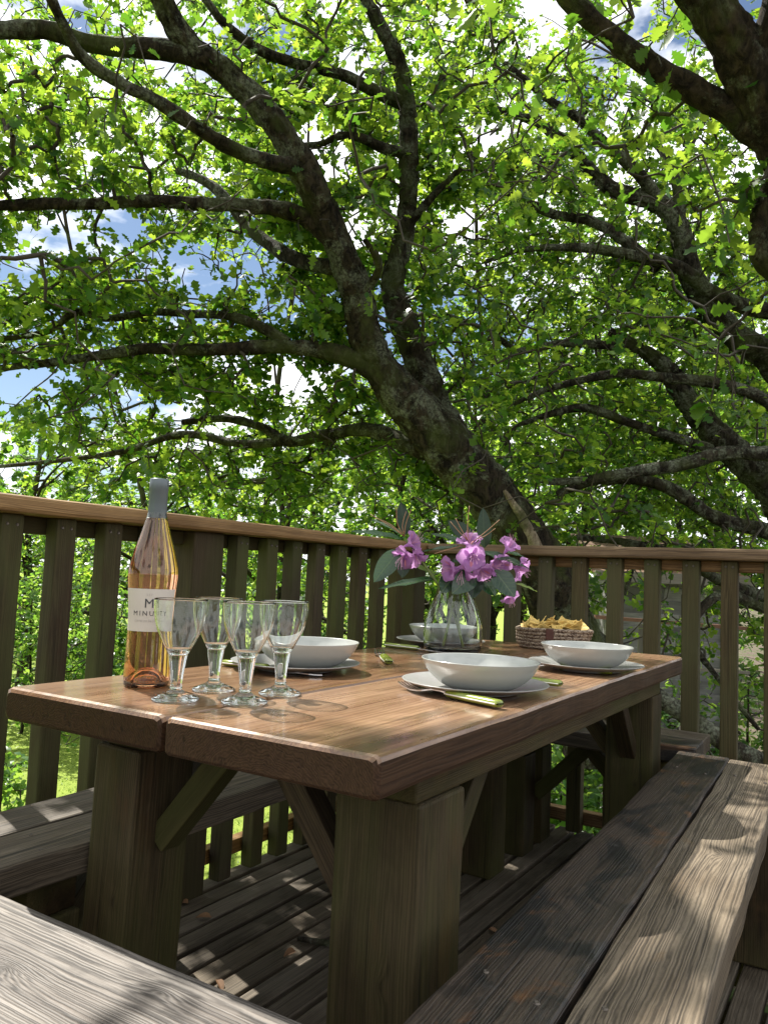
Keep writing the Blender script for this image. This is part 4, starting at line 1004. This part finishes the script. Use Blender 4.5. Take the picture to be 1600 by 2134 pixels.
# ------------------------------------------------------------------ the leaning oak
def pl(*pts): return limb_pts(pts)
_pl = pl
def pl(*pts): return limb_pts([(x, y, d, w * (.82 if y < 800 else .88)) for x, y, d, w in pts])
oak = [('trunk', pl((1260, 1560, 5.75, 190), (1215, 1400, 5.7, 150), (1165, 1270, 5.6, 128), (1118, 1170, 5.5, 118), (1075, 1100, 5.45, 120), (1015, 1025, 5.4, 122), (940, 940, 5.3, 124), (872, 862, 5.2, 112), (805, 785, 5.1, 92), (762, 700, 5.0, 82), (742, 605, 4.9, 76), (706, 510, 4.8, 73), (665, 420, 4.7, 71), (620, 330, 4.6, 68), (555, 235, 4.5, 63), (478, 158, 4.4, 60), (402, 100, 4.3, 56), (352, 30, 4.2, 52), (318, -50, 4.1, 46), (280, -180, 4.0, 40), (220, -330, 3.9, 34))),
       ('limb', pl((945, 930, 5.35, 95), (905, 850, 5.5, 82), (872, 755, 5.6, 72), (832, 655, 5.65, 66), (818, 590, 5.7, 58), (838, 500, 5.75, 50), (850, 400, 5.75, 46), (852, 300, 5.7, 46), (846, 200, 5.7, 42), (822, 110, 5.6, 36), (785, 40, 5.5, 32), (735, -60, 5.4, 26))),
       ('limb', pl((640, 345, 4.62, 46), (575, 340, 4.5, 40), (490, 312, 4.35, 36), (400, 258, 4.2, 34), (330, 212, 4.1, 32), (250, 172, 4.0, 30), (172, 118, 3.9, 28), (132, 50, 3.8, 26), (105, -10, 3.7, 24), (60, -140, 3.5, 20))),
       ('limb', pl((690, 500, 4.8, 50), (640, 455, 4.75, 42), (585, 436, 4.7, 38), (510, 428, 4.6, 34), (420, 424, 4.5, 31), (310, 418, 4.4, 29), (200, 424, 4.3, 28), (80, 424, 4.2, 27), (-40, 430, 4.1, 24), (-200, 440, 4.0, 20))),
       ('limb', pl((430, 125, 4.35, 52), (390, 112, 4.3, 50), (330, 102, 4.3, 48), (250, 96, 4.25, 46), (180, 88, 4.2, 44), (100, 62, 4.15, 44), (40, 62, 4.1, 42), (-60, 60, 4.0, 36), (-220, 40, 3.9, 26))),
       ('limb', pl((780, 770, 5.05, 54), (720, 742, 5.0, 48), (650, 726, 5.0, 40), (570, 722, 4.95, 35), (480, 727, 4.9, 32), (390, 728, 4.9, 29), (300, 727, 4.85, 26), (200, 742, 4.85, 22), (90, 757, 4.8, 18), (-30, 770, 4.8, 14))),
       ('limb', pl((600, 715, 4.98, 30), (545, 682, 5.0, 26), (480, 658, 5.05, 22), (400, 654, 5.1, 20), (310, 650, 5.15, 18), (225, 664, 5.2, 18), (160, 650, 5.2, 19), (100, 690, 5.2, 17), (20, 704, 5.2, 14), (-60, 706, 5.2, 10))),
       ('limb', pl((160, 650, 5.2, 16), (132, 612, 5.25, 13), (104, 586, 5.3, 9))),
       ('limb', pl((725, 560, 4.9, 42), (660, 552, 5.1, 38), (600, 532, 5.3, 35), (548, 498, 5.5, 32), (505, 455, 5.7, 30), (440, 385, 5.9, 24), (370, 355, 6.0, 16))),
       ('limb', pl((925, 950, 5.3, 52), (850, 925, 5.4, 44), (780, 898, 5.6, 36), (735, 896, 5.8, 30), (670, 908, 6.0, 27), (600, 920, 6.2, 24), (545, 890, 6.3, 20), (470, 872, 6.4, 16), (380, 880, 6.5, 12))),
       ('limb', pl((600, 920, 6.2, 22), (500, 925, 6.5, 19), (380, 905, 6.8, 17), (260, 940, 7.0, 14), (120, 960, 7.2, 11), (-30, 975, 7.4, 8))),
       ('limb', pl((700, 905, 5.9, 20), (640, 960, 6.4, 18), (560, 1000, 6.9, 15), (440, 1010, 7.4, 12), (330, 1040, 7.8, 9))),
       ('limb', pl((848, 320, 5.7, 28), (800, 308, 5.6, 26), (755, 288, 5.5, 23), (710, 282, 5.4, 19), (668, 300, 5.4, 15), (622, 302, 5.3, 12))),
       ('limb', pl((840, 215, 5.7, 34), (785, 190, 5.6, 30), (705, 152, 5.5, 28), (620, 132, 5.4, 26), (545, 105, 5.3, 24), (480, 60, 5.2, 22), (430, 0, 5.1, 18), (380, -90, 5.0, 14))),
       ('limb', pl((735, 640, 4.95, 24), (790, 560, 4.7, 18), (760, 500, 4.5, 12))),
       ('limb', pl((850, 470, 5.75, 26), (900, 410, 5.6, 20), (960, 350, 5.5, 14))),
       ('broken_limb', pl((1122, 1150, 5.35, 34), (1104, 1112, 5.3, 27), (1083, 1072, 5.26, 20), (1062, 1040, 5.24, 13), (1050, 1022, 5.23, 7)))]
pl = _pl
_e = at(220, -330, 3.9)
oak.append(('limb', (np.array([_e, (1.9, 2.9, 4.7), (1.2, 1.9, 4.9), (.3, .8, 4.9), (-.8, -.3, 4.7)]), np.array([.04, .038, .032, .025, .012]))))
oak.append(('limb', (np.array([(1.9, 2.9, 4.7), (2.6, 1.8, 5.0), (2.9, .6, 5.0), (2.8, -.8, 4.8)]), np.array([.032, .028, .02, .01]))))
oak.append(('limb', (np.array([_e, (1.0, 3.6, 4.6), (-.2, 4.1, 4.6), (-1.5, 4.3, 4.4)]), np.array([.035, .03, .022, .01]))))
ex = np.column_stack([rng.uniform(-2.2, 4.2, 420), rng.uniform(-1.2, 5.2, 420), rng.uniform(3.4, 5.2, 420)])
ow_ = [.25, .5, 2.1, 1.9, 2.0, 1.6, 1.4, 1.5, 1.3, .8, .7, .5, 1.6, 1.4, 1.6, 1.6, 0, .2, .2, .2]
T1 = big_tree('oak_tree', 'big leaning oak with forked lichened trunk rising behind the deck corner', oak, M['bark'], 4500, .64, 15, .074, ST1, 300, 21, extra_att=ex, weights=ow_)
for c in T1.children:
    if c.name.startswith('broken_limb'): c.data.materials.clear(); c.data.materials.append(M['deadwood']); c['label'] = 'bare snapped off limb, pale dead wood'

# ------------------------------------------------------------------ lichened oak on the right
_pl = pl
def pl(*pts): return limb_pts([(x, y, d, w * .84) for x, y, d, w in pts])
oak2 = [('trunk', pl((1760, 1420, 7.3, 110), (1690, 1180, 7.2, 96), (1625, 1040, 7.1, 88), (1560, 970, 7.0, 78), (1490, 905, 6.95, 66), (1432, 838, 6.9, 58), (1395, 775, 6.9, 44), (1340, 730, 6.9, 30), (1270, 690, 6.9, 18))),
        ('limb', pl((1700, 860, 7.0, 76), (1600, 745, 6.9, 68), (1525, 690, 6.8, 62), (1455, 605, 6.8, 56), (1426, 525, 6.8, 52), (1415, 475, 6.8, 50), (1372, 425, 6.8, 46), (1285, 397, 6.8, 36), (1238, 362, 6.8, 32), (1180, 300, 6.8, 27), (1130, 262, 6.8, 22), (1080, 240, 6.8, 16), (1000, 225, 6.8, 10))),
        ('limb', pl((1378, 430, 6.8, 34), (1345, 378, 6.7, 30), (1292, 325, 6.6, 27), (1250, 290, 6.6, 24), (1205, 245, 6.5, 21), (1140, 205, 6.5, 18), (1095, 165, 6.4, 15), (1050, 130, 6.4, 11))),
        ('limb', pl((1640, 655, 6.6, 44), (1560, 640, 6.5, 38), (1480, 608, 6.5, 34), (1410, 555, 6.5, 30), (1330, 535, 6.5, 26), (1250, 520, 6.5, 22), (1180, 515, 6.5, 18), (1090, 520, 6.5, 12), (1010, 545, 6.5, 9))),
        ('limb', pl((1372, 560, 6.6, 30), (1300, 500, 6.7, 26), (1230, 460, 6.8, 24), (1150, 445, 6.8, 22), (1060, 400, 6.8, 18), (1010, 360, 6.8, 14), (965, 290, 6.8, 11))),
        ('limb', pl((1650, 900, 6.3, 34), (1590, 832, 6.3, 30), (1500, 800, 6.3, 27), (1400, 788, 6.3, 25), (1290, 778, 6.3, 22), (1200, 795, 6.3, 18), (1130, 815, 6.3, 14), (1070, 842, 6.3, 9))),
        ('limb', pl((1480, 935, 6.6, 26), (1400, 910, 6.5, 24), (1310, 880, 6.4, 22), (1220, 850, 6.4, 20), (1150, 862, 6.3, 16), (1080, 885, 6.3, 10))),
        ('limb', pl((1680, 945, 5.6, 40), (1580, 945, 5.6, 36), (1500, 945, 5.6, 33), (1420, 968, 5.6, 30), (1310, 985, 5.6, 26), (1220, 1000, 5.6, 20), (1140, 1005, 5.6, 13))),
        ('limb', pl((1680, 1130, 6.0, 40), (1590, 1105, 6.0, 36), (1490, 1078, 6.0, 33), (1400, 1020, 6.0, 30), (1330, 1000, 6.0, 28), (1240, 1002, 6.0, 22), (1160, 1030, 6.0, 15))),
        ('limb', pl((1420, 470, 6.8, 26), (1412, 400, 6.9, 24), (1400, 350, 7.0, 22), (1370, 300, 7.1, 16), (1345, 250, 7.1, 12))),
        ('limb', pl((1410, 350, 7.0, 18), (1440, 300, 7.0, 15), (1468, 250, 7.0, 10))),
        ('limb', pl((1330, 725, 6.9, 24), (1180, 715, 6.8, 20), (1080, 730, 6.7, 16), (1020, 690, 6.6, 12), (930, 655, 6.6, 9))),
        ('limb', pl((1640, 1260, 7.2, 30), (1500, 1210, 6.5, 26), (1420, 1160, 6.2, 22), (1300, 1130, 6.1, 18), (1200, 1120, 6.0, 12))),
        ('limb', pl((1720, 1300, 6.8, 34), (1600, 1270, 6.2, 28), (1500, 1240, 6.0, 24), (1440, 1320, 5.9, 16), (1500, 1420, 5.9, 12), (1580, 1520, 5.9, 9)))]
pl = _pl
big_tree('oak_tree', 'spreading lichen grey oak entering from the right, arching branches', oak2, M['bark2'], 3100, .74, 14.5, .068, ST1, 300, 33, weights=[.5, 1, 1.3, 1.2, 1.3, 1.2, 1.2, 1.1, 1.0, 1.2, 1, 1.3, .35, .25])

# ------------------------------------------------------------------ tree overhanging the top right corner
oak3 = [('trunk', pl((1760, 1250, 4.2, 150), (1745, 900, 3.9, 130), (1720, 600, 3.6, 115), (1665, 380, 3.45, 105), (1600, 225, 3.35, 98), (1530, 90, 3.3, 92), (1462, -10, 3.25, 86), (1380, -140, 3.2, 74), (1290, -300, 3.1, 60))),
        ('limb', pl((1700, 400, 3.5, 66), (1640, 330, 3.45, 62), (1590, 285, 3.4, 58), (1530, 240, 3.4, 54), (1450, 188, 3.4, 50), (1350, 132, 3.4, 46), (1268, 72, 3.4, 42), (1190, 0, 3.4, 38), (1120, -70, 3.4, 30))),
        ('limb', pl((1730, 640, 3.65, 52), (1650, 590, 3.6, 46), (1592, 540, 3.55, 44), (1585, 470, 3.5, 42), (1600, 400, 3.5, 36), (1650, 330, 3.45, 28))),
        ('limb', pl((1560, 130, 3.32, 60), (1600, 60, 3.25, 54), (1620, -40, 3.2, 48), (1620, -200, 3.1, 38)))]
ex3 = np.column_stack([rng.uniform(.5, 3.6, 90), rng.uniform(-2.2, .4, 90), rng.uniform(2.6, 4.6, 90)])
big_tree('oak_tree', 'dark overhanging oak in the top right corner, thick bough sloping down', oak3, M['bark3'], 170, .48, 8, .095, ST1, 160, 47, extra_att=ex3, weights=[.6, 1.2, .7, .8])

# ------------------------------------------------------------------ woodland behind
def wood_tree(name, label, base, h, rad, natt, per, size, lod, mat, bark, seed, crown_lo=.25, trunk_r=.12, lean=(0, 0), group='trees behind the deck', cat='tree', nl=7, leafm='bgleaf', squash=1.0):
    rg = np.random.default_rng(seed); base = np.array(base, float)
    root = empty(name, tuple(base), label, cat, group)
    top = base + np.array([lean[0], lean[1], h * .85])
    k = np.linspace(0, 1, 7)[:, None]; P_ = base + (top - base) * k + rg.normal(0, .05 * h * .3, (7, 3)) * np.array([1, 1, 0]) * np.sin(k * math.pi)
    Q = resample(P_, np.linspace(trunk_r, trunk_r * .25, 7), .15)
    V, F = tube_arrays(Q[:, :3], Q[:, 3], 9, .22, seed); np_obj('trunk', V - base, F, bark, root, smooth=True)
    nodes = [Q[:, :3]]
    for i in range(nl):
        j = int(len(Q) * rg.uniform(max(.12, crown_lo * .7), .85)); s = Q[j, :3]; az = i * 2.4 + rg.uniform(-.4, .4)
        e = s + np.array([math.cos(az) * rad * .8, math.sin(az) * rad * .8, rg.uniform(.0, .28) * h]); md = (s + e) / 2 + rg.normal(0, .1 * rad, 3) + np.array([0, 0, .06 * h])
        B = resample(np.stack([s, md, e]), np.array([Q[j, 3] * .6, Q[j, 3] * .4, .012]), .15)
        V, F = tube_arrays(B[:, :3], B[:, 3], 6, .2, seed + i); np_obj('limb', V - base, F, bark, root, smooth=True); nodes.append(B[:, :3])
    nodes = np.concatenate(nodes)
    a = unit(rg.normal(0, 1, (natt, 3))) * (rg.random((natt, 1)) ** .45)
    zc = base[2] + h * (crown_lo + 1) / 2; att = np.array([base[0] + lean[0] * .6, base[1] + lean[1] * .6, zc]) + a * np.array([rad, rad, h * (1 - crown_lo) / 2])
    att += .16 * rad * np.stack([vnoise(att, 1.9 / rad * 2, seed), vnoise(att, 2.3 / rad * 2, seed + 1), vnoise(att, 2.1 / rad * 2, seed + 2)], -1)
    keep = att[:, 2] > base[2] + .05
    keep &= ~((att[:, 0] < 3.6) & (att[:, 1] < 2.3))
    keep &= gap_keep(att, rg, .88) & sun_keep(att, rg)
    att = att[keep]
    par, w, n0 = grow(nodes, att); V, F, dr = twig_mesh(nodes, att, par, w, n0, .0035, 3)
    tw = np_obj('twigs', V - base, F, M['twig'], root); tw['kind'] = 'stuff'
    leaf_mesh('crown', leaf_frames(att, dr, per, size, rg=rg, spread=1.2), lod, M[leafm], root)
    return root
def gp_at(px, d):
    p = at(px, 1200, d); return (p[0], p[1], float(ground_z(p[0], p[1])))
def ztop(py, px, d): return at(px, py, d)[2] - GZ
BG = [(60, 14.5, 810, 2.6, 'bright low oak at far left beyond the lawn railing, top in open sky'), (330, 15.5, 870, 3.0, 'leafy oak behind the bottle neck, beyond the lawn'), (590, 14, 850, 2.8, 'slim dark trunked oak between bottle and vase, beyond the railing'),
      (830, 12, 760, 2.4, 'bright green oak directly behind the leaning trunk'), (1010, 11, 640, 2.4, 'leafy tree right of the leaning trunk, behind the vase'), (1230, 12.5, 470, 2.9, 'tall leafy tree behind the shed roof'), (1470, 11.5, 380, 2.9, 'tall leafy tree at far right behind the lichened oak'), (1700, 10, 330, 2.6, 'tree at the right edge of the wood, mostly out of frame'), (-170, 13, 760, 2.6, 'tree at the far left edge, mostly out of frame')]
for i, (px, d, py, rad, lb) in enumerate(BG):
    wood_tree('woodland_tree', lb, gp_at(px, d), ztop(py, px, d) * 1.04, rad, 600, 17, .095, ST3B, None, M['bark2'] if i > 4 else M['bark3'], 100 + i, crown_lo=.16 if i < 4 else .22, trunk_r=.11)
FAR = [(-80, 21, 850), (170, 24, 880), (420, 22, 900), (660, 25, 850), (880, 22, 760), (1090, 24, 650), (1300, 21, 520), (1520, 23, 470), (1740, 21, 450)]
for i, (px, d, py) in enumerate(FAR):
    wood_tree('distant_tree', ['hazy green tree in the distant wood, leftmost', 'distant tree beyond the lawn, second from the left', 'distant tree beyond the lawn behind the bottle', 'distant tree left of the leaning oak trunk', 'distant tree right of the fork in the leaning oak', 'distant tree above the flower vase', 'distant tree above the shed roof', 'distant tree above the right railing', 'distant tree at the right edge of the picture'][i],
              gp_at(px, d), ztop(py, px, d) * 1.03, 4.0, 430, 14, .19, ST3, None, M['bark3'], 200 + i, crown_lo=.05, trunk_r=.2, group='distant trees')
for i, (px, d, py, lo, rad, na, ln_, lb) in enumerate([(415, 9.5, -260, .58, 2.7, 950, tuple(((at(140, 1100, 9.5) - at(415, 1100, 9.5)) / .6)[:2]), 'tall oak crown behind the upper left limbs of the leaning oak'), (590, 10.5, -200, .52, 2.9, 1000, (0, 0), 'tall oak crown filling the sky behind the main fork'), (980, 9.5, -260, .50, 2.8, 950, (0, 0), 'tall oak crown high up between the two leaning oaks')]):
    wood_tree('woodland_tree', lb, gp_at(px, d), ztop(py, px, d), rad, int(na * 1.15), 15, .088, ST3B, None, M['bark3'], 400 + i, crown_lo=lo, trunk_r=.05, lean=ln_)
# undergrowth
SH = [(1180, 6.2, 1.0, .8), (1340, 6.4, .9, .75), (1470, 5.6, 1.05, .8), (1590, 5.2, 1.2, .75), (1240, 8.5, .8, .7), (1560, 8.0, 1.8, 1.3), (1060, 7.6, 1.7, 1.1), (900, 8.6, 1.9, 1.2), (720, 8.8, 1.7, 1.2), (-60, 6.8, 1.0, .7), (1440, 12, 2.1, 1.3), (500, 11.5, 1.6, 1.2), (240, 12.5, 1.5, 1.2), (70, 11.5, 2.6, 1.5), (300, 11.0, 2.5, 1.5), (640, 10.5, 2.6, 1.5)]
SHL = ['low leafy shrub beneath the table, beyond the railing', 'glossy low shrub behind the far bench', 'pale leafy undergrowth right of the far bench', 'bright leafy undergrowth at the lower right edge', 'green shrub growing in front of the shed', 'tangled shrub right of the shed', 'shrub at the foot of the leaning oak', 'shrub behind the corner post of the railing', 'shrub seen between railing bars left of the vase', 'leafy bush hanging over the lawn at the left edge', 'dark shrub behind the right railing', 'bush at the far edge of the lawn behind the glasses', 'bush at the far edge of the lawn behind the bottle', 'tall bush filling the gaps of the left railing, left of the bottle', 'tall bush seen through the railing right behind the bottle', 'tall bush seen through the railing left of the vase']
for i, (px, d, h, rad) in enumerate(SH):
    wood_tree('leafy_shrub', SHL[i], gp_at(px, d), h, rad, 210 if i < 13 else 420, 10, .085, STE if i not in (9, 11, 12, 13, 14, 15) else ST2B, None, M['bark3'], 300 + i, crown_lo=.02, trunk_r=.025, group='shrubs below the deck', cat='shrub', nl=5, leafm='shrubleaf')
# fallen lichened bough below the deck on the right
P_, R_ = pl((1300, 1395, 5.0, 34), (1375, 1455, 4.9, 36), (1440, 1500, 4.85, 38), (1510, 1548, 4.8, 40), (1600, 1600, 4.8, 44), (1750, 1680, 4.9, 48))
o = tube('fallen_bough', P_, R_, M['bark2'], None, 14, rough=.22, step=.04, seed=5); tag(o, 'thick fallen bough with pale lichen slanting behind the right railing bars', 'branch')
P_, R_ = pl((1230, 1300, 6.0, 10), (1270, 1330, 6.0, 12), (1300, 1240, 6.0, 10), (1325, 1170, 6.0, 7))
o = tube('sapling_stem', P_, R_, M['bark2'], None, 7, rough=.2, step=.05, seed=6); tag(o, 'thin bare sapling stem in front of the shed', 'sapling')

# ------------------------------------------------------------------ shed and garden fence
sc_ = at(1400, 1250, 9.2); fw = CR[:, 2].copy(); fw[2] = 0; fw = _n(fw); rt = np.array([fw[1], -fw[0], 0])
sh = empty('garden_shed', (sc_[0], sc_[1], GZ), 'grey weatherboarded garden shed with brown roof behind the right railing', 'shed')
def shp(a, z, b=0): return np.array([sc_[0], sc_[1], 0]) + rt * a + fw * b + np.array([0, 0, z])
z = GZ + .05; i = 0
while z < 1.02:
    hgt = .15 + random.uniform(-.004, .004)
    for a0, a1 in ((-.66, random.uniform(-.2, .25)),):
        beam('cladding_board', shp(a0, z + hgt / 2 - .01, 0), shp(a1, z + hgt / 2 - .01, 0), hgt + .02, .02, M['shed'], sh, up=tuple(-fw * 1 + np.array([0, 0, -.20])), r=.002)
        beam('cladding_board', shp(a1 + .004, z + hgt / 2 - .01, 0), shp(.60, z + hgt / 2 - .01, 0), hgt + .02, .02, M['shed'], sh, up=tuple(-fw * 1 + np.array([0, 0, -.20])), r=.002)
    z += hgt; i += 1
beam('wall_panel', shp(-.65, GZ + 1.3, .04), shp(.59, GZ + 1.3, .04), .03, 2.5, M['shed'], sh, r=.002)
beam('wall_panel', shp(-.65, GZ + 1.3, .06), shp(-.65, GZ + 1.3, 1.5), .03, 2.5, M['shed'], sh, r=.002)
beam('corner_board', shp(.62, GZ, -.03), shp(.62, 1.05, -.03), .07, .05, M['shed'], sh, up=tuple(fw), r=.003)
beam('corner_board', shp(-.69, GZ, -.03), shp(-.69, 1.05, -.03), .07, .05, M['shed'], sh, up=tuple(fw), r=.003)
for q in range(7):
    beam('roof_board', shp(-1.0, 1.10 + q * .075, -.25 + q * .17), shp(.85, 1.10 + q * .075, -.25 + q * .17), .20, .022, M['shedroof'], sh, up=tuple(np.array([0, 0, 1.0]) - fw * .42), r=.002)
beam('fascia_board', shp(-1.0, 1.06, -.34), shp(.85, 1.06, -.34), .025, .12, M['fence'], sh, r=.003)
fc = at(1400, 1297, 7.6); gf = empty('garden_fence', (fc[0], fc[1], GZ), 'low post and rail fence with reddish top rail in front of the shed', 'fence')
def fnp(a, z): return np.array([fc[0], fc[1], 0]) + rt * a + np.array([0, 0, z])
beam('top_rail', fnp(-.75, fc[2] + .02), fnp(.75, fc[2] - .03), .05, .035, M['redrail'], gf, r=.004)
for a in (-.62, -.30, .12, .55): beam('post', fnp(a, GZ - .1), fnp(a, fc[2] - .03 + .0), .05, .05, M['fence'], gf, up=tuple(fw), r=.006)
beam('middle_rail', fnp(-.75, fc[2] - .42), fnp(.75, fc[2] - .45), .04, .03, M['fence'], gf, r=.004)
